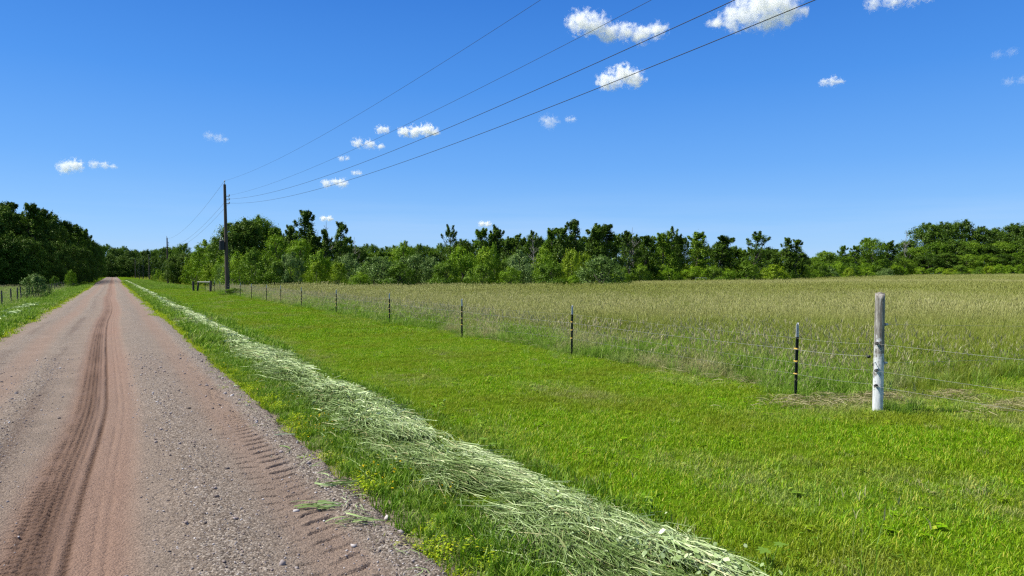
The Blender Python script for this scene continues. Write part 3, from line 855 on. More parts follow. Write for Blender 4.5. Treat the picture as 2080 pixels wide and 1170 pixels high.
me_ins = insulator_mesh(M_yellow)
FX = 8.1
tposts = [(7.97, 6.02, -1.6), (8.3, 11.7, 0.3), (8.0, 16.3, 0.4), (8.15, 22.2, -0.8), (8.1, 28.5, -1.2), (8.15, 34.8, -1.5), (8.2, 39.9, 0.4), (8.05, 43.3, -1.0), (7.95, 47.9, 1.5),
          (8.05, 53.2, -1), (8.1, 64.5, 0.8), (8.1, 68.2, -2), (8.1, 72.0, 1.2), (8.1, 75.6, -1.5)]
HW = (0.84, 0.69, 0.52, 0.35)
fence = thing('wire_fence', 'long roadside wire fence on black steel posts with white tips', 'fence', (FX, 6.0, 0))
for i, (x, y, ln) in enumerate(tposts):
    p = link('fence_post', me_post, fence, (x - FX, y - 6.0, float(ground_z(x, y))))
    p.rotation_euler = (math.radians(random.uniform(-1, 1)), math.radians(ln), math.radians(90 + random.uniform(-8, 8)))
    link('white_tip', me_tip, p)
    if i < 6:
        for h in HW[1:]:
            link('insulator', me_ins, p, (0, 0, h))


def wire_between(pts, sag, r, n=6, seg=10):
    path = []
    for a, b in zip(pts[:-1], pts[1:]):
        a = np.array(a, float); b = np.array(b, float)
        for t in np.linspace(0, 1, seg, endpoint=False):
            q = a + (b - a) * t; q[2] -= 4 * sag * t * (1 - t); path.append(q)
    path.append(np.array(pts[-1], float))
    return tube(path, [r] * len(path), n)


WP = (8.1, 4.95)                                             # wooden post
for h in HW:
    pts = [(WP[0] - 0.10 - FX, WP[1] + 0.03 - 6, h + 0.0)] + [(x - 0.045 - FX + (h - 0.5) * 0.0, y - 6, h + float(ground_z(x, y)) + random.uniform(-0.02, 0.02)) for x, y, _ in tposts]
    link('fence_wire', np_mesh('fence_wire', wire_between(pts, 0.015, 0.0020 if h == HW[1] else 0.0011, 5, 6), M_wire, True), fence)
# the run of wires that goes on past the wooden post, towards the viewer and along the field edge
ext = thing('wire_fence', 'bare fence wires running right from the wooden post', 'fence', (WP[0], WP[1], 0))
for h in (0.85, 0.52, 0.33):
    link('fence_wire', np_mesh('fence_wire', wire_between([(-0.10, 0.0, h), (-0.03, -7.5, h - 0.02)], 0.04, 0.0013, 5, 12), M_wire, True), ext)
for h, dz in ((1.075, -0.14), (0.60, -0.02)):
    link('fence_wire', np_mesh('fence_wire', wire_between([(0.17, -0.045, h), (6.0, -1.5, h + dz)], 0.02, 0.0013, 5, 12), M_wire, True), ext)

# weathered wooden corner post, whitened at the foot
m, n, l, out = new_mat('weathered_post')
tc = n.new('ShaderNodeTexCoord')
sp = n.new('ShaderNodeSeparateXYZ'); l.new(tc.outputs['Object'], sp.inputs[0])
mp = n.new('ShaderNodeMapping'); mp.inputs['Scale'].default_value = (14, 14, 1.6); l.new(tc.outputs['Object'], mp.inputs['Vector'])
t = noise(n, l, 2.4, 8, mp.outputs[0], 0.7)
wood = ramp(n, [(0.30, (0.025, 0.021, 0.017)), (0.42, (0.11, 0.097, 0.078)), (0.53, (0.23, 0.21, 0.18)), (0.66, (0.48, 0.46, 0.41))]); l.new(t.outputs['Fac'], wood.inputs[0])
t2 = noise(n, l, 9, 7, tc.outputs['Object'], 0.7)
pz = math_n(n, l, 'MULTIPLY_ADD', sp.outputs['Z'], -0.62); pz.node.inputs[2].default_value = 0.90
fl = math_n(n, l, 'ADD', pz, math_n(n, l, 'MULTIPLY', math_n(n, l, 'SUBTRACT', t2.outputs['Fac'], 0.5), 2.1))
mr = n.new('ShaderNodeMapRange'); mr.inputs['From Min'].default_value = 0.38; mr.inputs['From Max'].default_value = 0.62; l.new(fl, mr.inputs['Value'])
paint = ramp(n, [(0.3, (0.42, 0.43, 0.42)), (0.6, (0.66, 0.67, 0.66))]); l.new(t.outputs['Fac'], paint.inputs[0])
c = mixc(n, l, mr.outputs[0], wood.outputs[0], paint.outputs[0])
p = n.new('ShaderNodeBsdfPrincipled'); p.inputs['Roughness'].default_value = 0.85; l.new(c, p.inputs['Base Color'])
b = n.new('ShaderNodeBump'); b.inputs['Strength'].default_value = 0.7; b.inputs['Distance'].default_value = 0.01
l.new(t.outputs['Fac'], b.inputs['Height']); l.new(b.outputs[0], p.inputs['Normal']); l.new(p.outputs[0], out.inputs['Surface'])
M_post = m
bm = bmesh.new()
rings = []
for k, z in enumerate(np.linspace(-0.25, 1.45, 30)):
    rad = 0.061 - 0.007 * max(z, 0) / 1.45
    ring = []
    for j in range(22):
        a = j * 2 * math.pi / 22
        rr = rad * (1 + 0.035 * math.sin(3 * a + 0.6 * z) + 0.02 * math.sin(7 * a + 2 * z) + 0.012 * random.uniform(-1, 1))
        top = 0.02 * math.sin(a * 1 + 1) + 0.012 * random.uniform(-1, 1) if k == 29 else 0
        ring.append(bm.verts.new((rr * math.cos(a) + 0.018 * z, rr * math.sin(a), z + top)))
    rings.append(ring)
for a_, b_ in zip(rings[:-1], rings[1:]):
    for j in range(22): bm.faces.new((a_[j], a_[(j + 1) % 22], b_[(j + 1) % 22], b_[j]))
cv = bm.verts.new((0.018 * 1.45, 0, 1.435))
for j in range(22): bm.faces.new((rings[-1][j], rings[-1][(j + 1) % 22], cv))
wp = thing('wooden_post', 'weathered round wooden fence post whitened towards its foot', 'fence post', (WP[0], WP[1], 0))
link('post', bm_mesh('post', bm, M_post, 0, True), wp)


def knob_insulator(mat):
    bm = bmesh.new()
    bmesh.ops.create_cone(bm, segments=12, radius1=0.022, radius2=0.016, depth=0.05, cap_ends=True, matrix=Matrix.Rotation(math.pi / 2, 4, 'Y') @ Matrix.Translation((0, 0, 0)))
    bmesh.ops.create_cone(bm, segments=12, radius1=0.028, radius2=0.028, depth=0.012, cap_ends=True, matrix=Matrix.Translation((0.02, 0, 0)) @ Matrix.Rotation(math.pi / 2, 4, 'Y'))
    bmesh.ops.create_cone(bm, segments=8, radius1=0.006, radius2=0.006, depth=0.08, cap_ends=True, matrix=Matrix.Translation((0.05, 0, 0)) @ Matrix.Rotation(math.pi / 2, 4, 'Y'))
    return bm_mesh('insulator', bm, mat, 0, True)


me_bi, me_wi = knob_insulator(M_black), knob_insulator(M_white)
for me_ in (me_bi, me_wi): me_.transform(Matrix.Diagonal((0.8, 0.7, 0.7, 1)))
for h in (0.85, 0.52, 0.335):
    o = link('insulator', me_bi, wp, (-0.085 + 0.018 * h, -0.02, h)); o.rotation_euler = (0, 0, math.radians(10))
    tag(o, 'black plastic insulator')
o = link('insulator', me_bi, wp, (-0.165, 0.02, 0.69)); o.rotation_euler = (0, 0, math.radians(15)); tag(o, 'black plastic insulator')
for h in (1.075, 0.60):
    o = link('insulator', me_wi, wp, (0.10 + 0.018 * h, -0.025, h)); o.rotation_euler = (0, 0, math.pi - 0.25); tag(o, 'white plastic insulator')

# low fence along the left field
lfence = thing('wire_fence', 'low wire fence with short dark posts left of the gravel road', 'fence', (-5.7, 52, -0.2))
bm = bmesh.new()
bmesh.ops.create_cone(bm, segments=10, radius1=0.05, radius2=0.042, depth=1.0, cap_ends=True, matrix=Matrix.Translation((0, 0, 0.4)))
me_lp = bm_mesh('fence_post', bm, simple_mat('old_post', [(0.3, (0.05, 0.04, 0.03)), (0.7, (0.13, 0.11, 0.085))], 12, 0.85, (4, 4, 0.6)))
lp = [(-5.75, y) for y in np.arange(45, 112, 3.1)]
for x, y in lp:
    o = link('fence_post', me_lp, lfence, (x + 5.7 + random.uniform(-.1, .1), y - 52, 0)); o.rotation_euler = (random.uniform(-.05, .05), random.uniform(-.05, .05), 0)
    o.scale = (1, 1, random.uniform(0.88, 1.08))
for h in (0.45, 0.75):
    link('fence_wire', np_mesh('fence_wire', wire_between([(x + 5.7, y - 52, h) for x, y in lp], 0.02, 0.0025, 4, 3), M_wire, True), lfence)

# braced gate posts at the far end of the fence
M_oldwood = simple_mat('creosoted_wood', [(0.3, (0.025, 0.02, 0.017)), (0.7, (0.075, 0.062, 0.05))], 6, 0.85, (6, 6, 0.5), 0.4)
gx, gy = plan(393, 66); 
brace = thing('fence_brace', 'dark braced wooden posts with a top rail near the first utility pole', 'fence brace', (gx, gy, float(ground_z(gx, gy))))
x2, y2 = plan(427, 64)


def rod(a, b, r, mat, name, parent, n=10):
    return link(name, np_mesh(name, tube([a, b], [r, r * 0.95], n), mat, True), parent)


rod((0, 0, -0.2), (-0.05, 0, 0.98), 0.10, M_oldwood, 'post', brace)
rod((0.30, -0.15, -0.2), (0.42, -0.2, 0.98), 0.09, M_oldwood, 'post', brace)
rod((x2 - gx, y2 - gy, -0.2), (x2 - gx + 0.06, y2 - gy, 1.02), 0.10, M_oldwood, 'post', brace)
rod((0.34, -0.2, 0.90), (x2 - gx, y2 - gy, 0.92), 0.045, simple_mat('grey_rail', [(0.3, (0.22, 0.21, 0.2)), (0.7, (0.36, 0.35, 0.33))], 6, 0.8), 'rail', brace)

# small white frame standing at the far edge of the field
fx_, fy_ = plan(1424, 104)
hoop = thing('field_frame', 'small grey two legged frame standing at the far field edge', 'frame', (fx_, fy_, float(ground_z(fx_, fy_))), -YAW)
for s_ in (-0.8, 0.8): rod((s_, 0, 0), (s_, 0, 1.0), 0.035, M_wire, 'leg', hoop, 8)
rod((-0.835, 0, 1.035), (0.835, 0, 1.035), 0.035, M_wire, 'crossbar', hoop, 8)

# ------------------------------------------------------------------ utility poles and lines
M_pole = simple_mat('pole_wood', [(0.3, (0.04, 0.029, 0.021)), (0.55, (0.085, 0.064, 0.047)), (0.75, (0.16, 0.13, 0.10))], 3, 0.85, (8, 8, 0.5), 0.5)
M_tank = simple_mat('transformer_paint', [(0.3, (0.012, 0.014, 0.016)), (0.7, (0.03, 0.032, 0.035))], 6, 0.5)
M_ceramic = simple_mat('ceramic', [(0.3, (0.30, 0.29, 0.28)), (0.7, (0.5, 0.5, 0.48))], 6, 0.35)
M_line = simple_mat('dark_cable', [(0.3, (0.015, 0.015, 0.016)), (0.7, (0.03, 0.03, 0.032))], 3, 0.6)
M_linem = simple_mat('bare_conductor', [(0.3, (0.10, 0.10, 0.11)), (0.7, (0.17, 0.17, 0.18))], 3, 0.5)


def pole(px, x, y, H, label, detail):
    z0 = float(ground_z(x, y))
    t = thing('utility_pole', label, 'utility pole', (x, y, z0), 0, 'utility poles along the right side of the road')
    k = np.linspace(0, 1, 9)
    path = np.stack([-0.14 * k * (1 if detail else 0.6), 0.0 * k, -0.3 + (H + 0.3) * k], -1)
    link('pole', np_mesh('pole', tube(path, 0.17 - 0.065 * k, 12), M_pole, True), t)
    top = (-0.14, 0, H)
    bm = bmesh.new()
    bmesh.ops.create_cone(bm, segments=10, radius1=0.035, radius2=0.025, depth=0.30, cap_ends=True, matrix=Matrix.Translation((top[0], 0, H + 0.12)))
    bmesh.ops.create_cone(bm, segments=10, radius1=0.06, radius2=0.03, depth=0.10, cap_ends=True, matrix=Matrix.Translation((top[0], 0, H + 0.29)))
    link('top_insulator', bm_mesh('top_insulator', bm, M_ceramic, 0, True), t)
    for dz in (0.95, 1.25, 1.55):
        bm = bmesh.new()
        bmesh.ops.create_cube(bm, size=1, matrix=Matrix.Translation((0.05, 0, H - dz)) @ Matrix.Diagonal((0.34, 0.05, 0.05, 1)))
        bmesh.ops.create_cone(bm, segments=10, radius1=0.05, radius2=0.05, depth=0.13, cap_ends=True, matrix=Matrix.Translation((0.20, 0, H - dz + 0.085)))
        link('bracket', bm_mesh('bracket', bm, M_ceramic, 0.005), t)
    if detail:
        bm = bmesh.new()
        bmesh.ops.create_cone(bm, segments=20, radius1=0.20, radius2=0.20, depth=0.72, cap_ends=True, matrix=Matrix.Translation((-0.42, -0.1, 4.0)))
        bmesh.ops.create_cone(bm, segments=20, radius1=0.215, radius2=0.12, depth=0.08, cap_ends=True, matrix=Matrix.Translation((-0.42, -0.1, 4.4)))
        tr = link('transformer', bm_mesh('transformer', bm, M_tank, 0.01), t)
        bm = bmesh.new()
        for dx in (-0.08, 0.08):
            bmesh.ops.create_cone(bm, segments=10, radius1=0.04, radius2=0.025, depth=0.2, cap_ends=True, matrix=Matrix.Translation((-0.42 + dx, -0.1, 4.53)))
        link('bushing', bm_mesh('bushing', bm, M_ceramic, 0, True), tr)
        bm = bmesh.new()
        bmesh.ops.create_cone(bm, segments=8, radius1=0.022, radius2=0.022, depth=3.6, cap_ends=True, matrix=Matrix.Translation((0.15, -0.06, 1.8)))
        link('conduit', bm_mesh('conduit', bm, M_tank), t)
    return np.array([x, y, z0])


p1 = pole(455, 8.1, 60.2, 9.0, 'tall weathered utility pole with transformer standing at the wire fence', True)
x, y = plan(341, 132); p2 = pole(340, x, y, 8.9, 'utility pole standing left of and behind the transformer pole', False)
x, y = plan(303, 232); p3 = pole(303, x, y, 8.2, 'small distant utility pole before the bluish spruces', False)
x, y = plan(275, 300); p4 = pole(275, x, y, 8.4, 'farthest utility pole, a thin grey stick by the end of the road', False)

spans = [(9.0 + 0.3, 1.75, 0.0042, M_line, -0.14, 'topmost thin power line running over the lawn to the utility pole'),
         (8.13, 1.6, 0.0042, M_line, 0.2, 'second thin power line below the topmost one'),
         (7.83, 1.98, 0.0065, M_line, 0.2, 'upper one of the two thick black cables over the lawn'),
         (7.5, 2.16, 0.0065, M_line, 0.2, 'lowest thick black cable hanging over the lawn')]
for z, sg, r, mt, dx, lab in spans:
    path = []
    for t in np.linspace(0, 1, 70):
        path.append((8.1 + dx, 60.2 - 90 * t, z - 4 * sg * t * (1 - t)))
    tag(link('power_line', np_mesh('power_line', tube(path, [r] * 70, 6), mt, True)), lab, 'power line', 'power lines over the lawn')
for z, z2, dx, lab in ((9.3, 8.7, -0.14, 'top wire of the span leading on from the transformer pole to the next pole'), (8.0, 7.3, 0.2, 'middle wire of the span leading on from the transformer pole to the next pole'),
                       (7.5, 6.8, 0.2, 'bottom wire of the span leading on from the transformer pole to the next pole')):
    path = []
    for t in np.linspace(0, 1, 40):
        q = p1 + (p2 - p1) * t
        path.append((q[0] + dx, q[1], q[2] + z + (z2 - z) * t - 4 * 1.1 * t * (1 - t)))
    tag(link('power_line', np_mesh('power_line', tube(path, [0.009] * 40, 5), M_linem, True)), lab, 'power line', 'power lines beyond the first utility pole')

# ------------------------------------------------------------------ trees and shrubs
M_bark = simple_mat('bark', [(0.3, (0.04, 0.032, 0.025)), (0.7, (0.15, 0.125, 0.10))], 3, 0.9, (6, 6, 1), 0.4)
M_pale = simple_mat('pale_bark', [(0.3, (0.16, 0.145, 0.12)), (0.7, (0.34, 0.32, 0.28))], 3, 0.9, (4, 4, 2))
LEAF = {
    'dark': plant_mat('leaf_dark', [(0, (0.018, 0.042, 0.003)), (0.6, (0.054, 0.112, 0.007)), (1, (0.14, 0.22, 0.02))], transl=0.2, gloss=0.02, obj_var=0.3),
    'mid': plant_mat('leaf_mid', [(0, (0.03, 0.075, 0.003)), (0.6, (0.095, 0.185, 0.007)), (1, (0.21, 0.31, 0.022))], transl=0.22, gloss=0.02, obj_var=0.3),
    'bright': plant_mat('leaf_bright', [(0, (0.05, 0.12, 0.003)), (0.6, (0.16, 0.285, 0.007)), (1, (0.29, 0.40, 0.025))], transl=0.24, gloss=0.02, obj_var=0.3),
    'lime': plant_mat('leaf_lime', [(0, (0.08, 0.15, 0.003)), (0.6, (0.205, 0.31, 0.007)), (1, (0.30, 0.38, 0.03))], transl=0.24, gloss=0.02, obj_var=0.3),
    'grey': plant_mat('leaf_grey', [(0, (0.042, 0.09, 0.012)), (0.6, (0.115, 0.20, 0.036)), (1, (0.20, 0.28, 0.09))], transl=0.2, gloss=0.03, obj_var=0.3),
    'spruce': plant_mat('needle', [(0, (0.010, 0.025, 0.012)), (0.6, (0.026, 0.055, 0.026)), (1, (0.055, 0.09, 0.05))], transl=0.1, gloss=0.02, obj_var=0.3),
}


def leaves(C, rad, N, size, squash=0.8, up=0.35, droop=0.0):
    """N leaf-sized faces round each clump centre C (M,3) of radius rad (M)"""
    M = len(C)
    ci = rng.integers(0, M, N)
    g = rng.normal(size=(N, 3)); g /= np.linalg.norm(g, axis=1)[:, None]
    rr = np.where(rng.random(N) < 0.25, 0.6 + 1.0 * rng.random(N), rng.random(N) ** 0.5)
    P = C[ci] + g * (rad[ci] * rr)[:, None] * np.array([1, 1, squash])
    out_ = P - np.array([0, 0, 0.35]) * P[:, 2:3]; out_ = out_ - np.array([0, 0, 1]) * 0.3 * P[:, 2:3].mean()
    out_ /= np.linalg.norm(out_, axis=1)[:, None] + 1e-6
    nrm = 0.8 * g + 0.45 * out_ + np.array([0, 0, up]) + 0.42 * rng.normal(size=(N, 3))
    nrm /= np.linalg.norm(nrm, axis=1)[:, None]
    a = np.cross(nrm, rng.normal(size=(N, 3))); a /= np.linalg.norm(a, axis=1)[:, None]
    b = np.cross(nrm, a)
    s = size * (0.6 + 0.8 * rng.random(N))[:, None]
    V = np.stack([P - a * s * 0.5, P + b * s * 0.32, P + a * s * 0.5, P - b * s * 0.32], 1).reshape(-1, 3)
    Q = np.arange(N)[:, None] * 4 + np.array([[0, 1, 2, 3]])
    tone = np.clip(0.5 * rng.random(M)[ci] + 0.5 * rng.random(N), 0, 1)
    return (V, Q), tone


def limb(a, b, r0, r1, n=6, k=5, wig=0.06):
    t = np.linspace(0, 1, k)[:, None]
    L = np.linalg.norm(np.array(b) - np.array(a))
    p = np.array(a) * (1 - t) + np.array(b) * t + wig * L * rng.normal(size=(k, 3)) * np.sin(t * math.pi)
    return tube(p, np.linspace(r0, r1, k), n), p


def make_tree(style, leaf, H=10.0, width=4.0, nclump=70, nleaf=4200, size=0.26, base=0.18, lean=0.0, gappy=0.5, bark=None, tips=0):
    """returns (trunk mesh, crown mesh); unit real size H"""
    tg = []
    top = np.array([lean * H, rng.normal(0, 0.03) * H, H * 0.93])
    g, tp = limb((0, 0, -0.3), top, 0.022 * H, 0.004 * H, 8, 9, 0.03); tg += g
    C, R = [], []
    for i in range(nclump):
        u = rng.random()
        if style == 'poplar':
            hz = base + (1 - base) * u ** 0.9
            v = (hz - base) / (1 - base); prof = 0.5 * min(1, 0.55 + 1.6 * v) * max(0.03, 1 - v ** 1.7) ** 0.8 + 0.03
            if rng.random() < gappy * 0.25: prof *= 1.25
        elif style == 'round':
            hz = base + (1 - base) * u ** 0.75
            v = (hz - base) / (1 - base)
            prof = 0.5 * math.sqrt(max(0.02, 1 - (1.9 * v - 0.9) ** 2)) + 0.06
        elif style == 'shrub':
            hz = 0.02 + 0.98 * u ** 0.85
            prof = 0.5 * math.sqrt(max(0.02, 1 - (hz * 1.02) ** 2.2)) + 0.03
        else:                                                   # spruce
            hz = 0.05 + 0.95 * u ** 0.7
            prof = 0.5 * (1 - hz) + 0.02
        a = rng.random() * 6.283
        q = math.sqrt(rng.random()) * 0.65 + 0.35 if style != 'spruce' else 0.3 + 0.7 * rng.random()
        if rng.random() < 0.12: q *= 0.4
        t = min(1, hz / 0.93)
        k = int(t * 8); f = t * 8 - k
        ax = tp[min(k, 8)] * (1 - f) + tp[min(k + 1, 8)] * f
        rr = prof * width * q
        C.append((ax[0] + rr * math.cos(a), ax[1] + rr * math.sin(a), hz * H * (0.96 if style != 'spruce' else 1) - (0.08 * H * q * prof * 2 if style == 'spruce' else 0)))
        cr = (0.08 + 0.09 * rng.random()) * width * ((1.25 - 0.45 * hz) if style != 'spruce' else 0.55 * (1.3 - hz))
        R.append(cr)
    for i in range(tips):                                       # leading shoots that break the outline
        a = rng.random() * 6.283; q = rng.random() ** 0.8 * 0.38 * width
        hz = (0.93 + 0.06 * rng.random() - (0.28 if style == 'poplar' else 0.5 if style == 'round' else 0.55) * (q / (0.5 * width)) ** 2) * H
        for k_ in range(3):
            C.append((top[0] * 0.9 + (q + 0.03 * k_ * width) * math.cos(a), top[1] + (q + 0.03 * k_ * width) * math.sin(a), hz + (k_ - 0.6) * 0.055 * width)); R.append((0.075 - 0.015 * k_) * width)
    C = np.array(C); R = np.array(R)
    for i in rng.permutation(len(C))[:18]:
        c = C[i]
        hz = max(0.12 * H, c[2] - 0.55 * math.hypot(c[0], c[1]) - 0.06 * H)
        t = min(1, hz / (0.93 * H)); k = int(t * 8)
        g, _ = limb(tp[min(k, 8)], c, 0.008 * H * (1.2 - t), 0.0018 * H, 5, 4); tg += g
    if style == 'shrub':
        for i in range(5):
            g, _ = limb((rng.normal() * 0.1 * width, rng.normal() * 0.1 * width, -0.1), C[rng.integers(len(C))], 0.012 * H, 0.004 * H, 5, 4); tg += g
    tm = np_mesh('trunk', tg, bark or M_bark, True)
    g, tone = leaves(C, R, int(nleaf * 2.3), size * 0.76, {'spruce': 0.45, 'poplar': 1.2}.get(style, 0.8))
    cm = np_mesh('crown', [g], LEAF[leaf], False, {'tone': [tone]})
    return tm, cm, H, width


def make_snag(H=9.0):
    tg = []
    g, tp = limb((0, 0, -0.2), (0.3, 0.1, H), 0.012 * H, 0.0025 * H, 6, 9, 0.02); tg += g
    for i in range(22):
        t = 0.45 + 0.5 * rng.random(); k = int(t * 8)
        a = rng.random() * 6.283; L = (0.08 + 0.12 * rng.random()) * H * (1.3 - t)
        e = tp[k] + np.array([L * math.cos(a), L * math.sin(a), L * 1.1])
        g, q = limb(tp[k], e, 0.004 * H, 0.0012 * H, 4, 4); tg += g
        for j in range(2):
            e2 = q[2] + np.array([rng.normal() * 0.3 * L, rng.normal() * 0.3 * L, 0.45 * L]); g, _ = limb(q[2], e2, 0.0022 * H, 0.001 * H, 4, 3); tg += g
    return np_mesh('trunk', tg, M_pale, True)


PROTO = {
    'poplar': [make_tree('poplar', 'dark', 10, 3.4, 125, 5200, 0.25, 0.10, ln, 0.9, None, 9) for ln in (0.02, -0.04, 0.05)],
    'poplar_mid': [make_tree('poplar', 'mid', 10, 3.8, 125, 5400, 0.25, 0.08, ln, 0.7, None, 9) for ln in (0.02, -0.03, 0.04)],
    'sparse': [make_tree('poplar', 'dark', 10, 3.6, 58, 2600, 0.24, 0.22, ln, 1.0, None, 10) for ln in (0.05, -0.05)],
    'broad': [make_tree('round', 'mid', 10, 7.5, 160, 6500, 0.30, 0.10, 0.0, 0.5, None, 8) for _ in range(3)],
    'broad_dark': [make_tree('round', 'dark', 10, 7.0, 170, 7500, 0.30, 0.06, 0.0, 0.5, None, 8) for _ in range(3)],
    'broad_bright': [make_tree('round', 'bright', 8, 5.5, 80, 4800, 0.24, 0.05, 0.0, 0.5, None, 8) for _ in range(2)],
    'shrub': [make_tree('shrub', 'mid', 4, 5.0, 80, 4600, 0.19, 0, 0, 0.3, None, 5) for _ in range(3)],
    'shrub_bright': [make_tree('shrub', 'bright', 4, 4.6, 70, 4200, 0.18, 0, 0, 0.3, None, 5) for _ in range(3)],
    'shrub_lime': [make_tree('shrub', 'lime', 3, 4.0, 60, 3600, 0.16, 0, 0, 0.3, None, 4) for _ in range(2)],
    'shrub_grey': [make_tree('shrub', 'grey', 4, 5.0, 80, 4600, 0.18, 0, 0, 0.3, None, 5) for _ in range(3)],
    'spruce': [make_tree('spruce', 'spruce', 9, 3.4, 90, 3600, 0.22, 0.05, 0, 0.3) for _ in range(2)],
    'bush': [make_tree('shrub', 'grey', 1.6, 1.9, 60, 3600, 0.085, 0, 0, 0.5, None, 8)],
}
NAMES = {'poplar': 'poplar_tree', 'poplar_mid': 'poplar_tree', 'sparse': 'thin_tree', 'broad': 'broadleaf_tree', 'broad_dark': 'broadleaf_tree', 'broad_bright': 'broadleaf_tree',
         'shrub': 'shrub', 'shrub_bright': 'shrub', 'shrub_lime': 'shrub', 'shrub_grey': 'willow_shrub', 'spruce': 'spruce_tree', 'bush': 'bush'}


def plant(kind, px, depth, top_py, width_px, label, group=None, sink=0.0, xy=None, height=None, width=None):
    """stand a tree or shrub where the photo has it: column, distance, crown top and crown width"""
    x, y = xy if xy else plan(px, depth)
    z0 = float(ground_z(x, y)) - sink
    tm, cm, H, Wd = random.choice(PROTO[kind])
    h = height if height else zat(top_py, depth) - z0
    w = width if width else width_px / F * depth
    name = NAMES[kind]
    t = thing(name, label, 'shrub' if 'shrub' in name or name == 'bush' else 'tree', (x, y, z0), random.uniform(0, 6.283), group)
    sx = w / (Wd * 1.12); sz = h / (H * 1.03)
    t.scale = (sx, sx, sz)
    link('trunk', tm, t); link('crown', cm, t)
    return t


WL = 'trees of the wood left of the road'
TL = 'trees along the far side of the hay field'
SL = 'shrubs along the far side of the hay field'
# --- the dark wood on the left
for px, d, top, w, lab in ((5, 96, 412, 62, 'dark tree cut by the left picture edge, front of the left wood'), (30, 100, 405, 56, 'tallest dark tree of the left wood, with a feathery top'),
                           (60, 98, 408, 50, 'dark tree right of the tallest tree of the left wood'), (84, 105, 419, 46, 'dark tree in the middle of the left wood where its top starts to drop'),
                           (107, 110, 430, 44, 'dark tree on the falling outline of the left wood'), (130, 118, 444, 40, 'dark tree near the low right end of the left wood'),
                           (152, 128, 455, 36, 'dark tree second from the roadside end of the left wood'), (172, 140, 464, 32, 'dark tree at the roadside end of the left wood')):
    plant('broad_dark' if px % 2 else 'poplar', px, d, top, w * 1.45, lab, WL)
for px, d, top, w in ((-40, 92, 415, 80), (-80, 95, 405, 80), (16, 108, 425, 60), (44, 112, 430, 60), (72, 118, 435, 56), (98, 122, 445, 50), (122, 132, 455, 50), (146, 140, 464, 44), (-10, 118, 420, 60), (166, 155, 472, 36), (182, 150, 485, 26),
                      (20, 92, 470, 56), (52, 93, 480, 56), (84, 98, 485, 52), (112, 104, 488, 50), (140, 114, 495, 44), (164, 126, 500, 36), (188, 165, 488, 30), (196, 185, 494, 26), (-25, 90, 470, 60), (180, 140, 515, 28), (0, 91, 500, 60), (66, 94, 520, 56), (100, 99, 525, 50), (130, 108, 530, 46), (158, 120, 532, 36), (35, 92, 520, 50)):
    plant('broad_dark', px, d, top, w * 1.3, 'dark leafy tree filling the shaded left wood', WL)
for px, d, top, w in ((-120, 98, 395, 90), (-160, 102, 390, 90), (-200, 100, 390, 90)):
    plant('broad_dark', px, d, top, w * 1.3, 'dark leafy tree filling the shaded left wood', WL)
plant('bush', 72, 51, 557, 62, 'single grey green bush standing in the left verge before the wood')
plant('shrub_bright', 48, 60, 590, 26, 'small low green shrub at the low left fence', sink=0.1)
plant('shrub', 112, 84, 561, 24, 'small dark green shrub at the foot of the left wood', sink=0.1)
plant('shrub_bright', 143, 92, 550, 26, 'upright bright green shrub at the foot of the left wood', sink=0.1)
plant('shrub', 172, 100, 572, 24, 'low dark shrub by the left road edge', sink=0.1)
for i, (x_, y_) in enumerate(((-9.5, 158), (-8.6, 172), (-9.2, 188), (-8.2, 205), (-8.8, 224), (-8.0, 246), (-8.6, 270), (-8.0, 296), (-13, 150), (-13, 180), (-13, 215), (-13, 260))):
    plant('broad_dark', 0, 0, 0, 0, 'dark leafy tree filling the shaded left wood', WL, 0, (x_, y_), random.uniform(9.5, 11.5), random.uniform(7, 8.5))
# --- wood closing the end of the road
FE = 'trees of the wood at the end of the road'
for i, (px, top) in enumerate(((196, 500), (207, 497), (219, 496), (232, 503), (243, 502), (252, 500), (263, 506), (274, 506), (286, 509), (298, 506), (310, 505), (322, 503), (334, 501), (346, 500), (358, 499))):
    plant('broad' if i % 3 else 'broad_dark', px, 355 + 14 * (i % 3), top, 30, 'green tree of the wood closing the end of the road', FE)
for px, top in ((203, 515), (225, 515), (248, 518), (270, 522), (292, 522), (314, 520), (336, 518), (215, 530), (238, 532), (260, 535), (228, 545), (246, 548), (212, 548), (282, 540)):
    plant('broad_dark', px, 345, top, 30, 'shaded dark tree low in the wood closing the end of the road', FE)
for px, top, lab in ((283, 528, 'left spruce of the bluish group behind the far poles'), (291, 524, 'middle spruce of the bluish group behind the far poles'), (304, 530, 'right spruce of the bluish group behind the far poles')):
    plant('spruce', px, 255, top, 13, lab, 'spruces at the far end of the road')
# --- growth on the right of the road before the field
RB = 'shrubs between the far road and the transformer pole'
plant('broad', 372, 190, 492, 42, 'grey green tree rising between the second pole and the transformer pole', TL)
plant('poplar_mid', 350, 200, 505, 26, 'slim tree just right of the second pole', TL)
for px, top in ((352, 520), (376, 512), (392, 512), (408, 505), (424, 498), (442, 492), (458, 485), (400, 530), (430, 525), (366, 535)):
    plant('broad_dark', px, 128, top, 40, 'shaded tree packed behind the light green trees left of the transformer pole', TL)
plant('broad_bright', 416, 108, 489, 56, 'light green tree left of the transformer pole', TL)
plant('broad_bright', 440, 104, 480, 50, 'taller light green tree at the transformer pole', TL)
plant('shrub_bright', 400, 112, 515, 60, 'bright green shrub below the light green tree left of the transformer pole', RB)
plant('shrub_lime', 430, 95, 535, 50, 'yellow green shrub behind the dark braced posts', RB)
plant('shrub_bright', 455, 92, 520, 60, 'bright green shrub right behind the transformer pole', RB)
plant('shrub_bright', 322, 165, 548, 24, 'bright shrub left of the second pole', RB, 0.2)
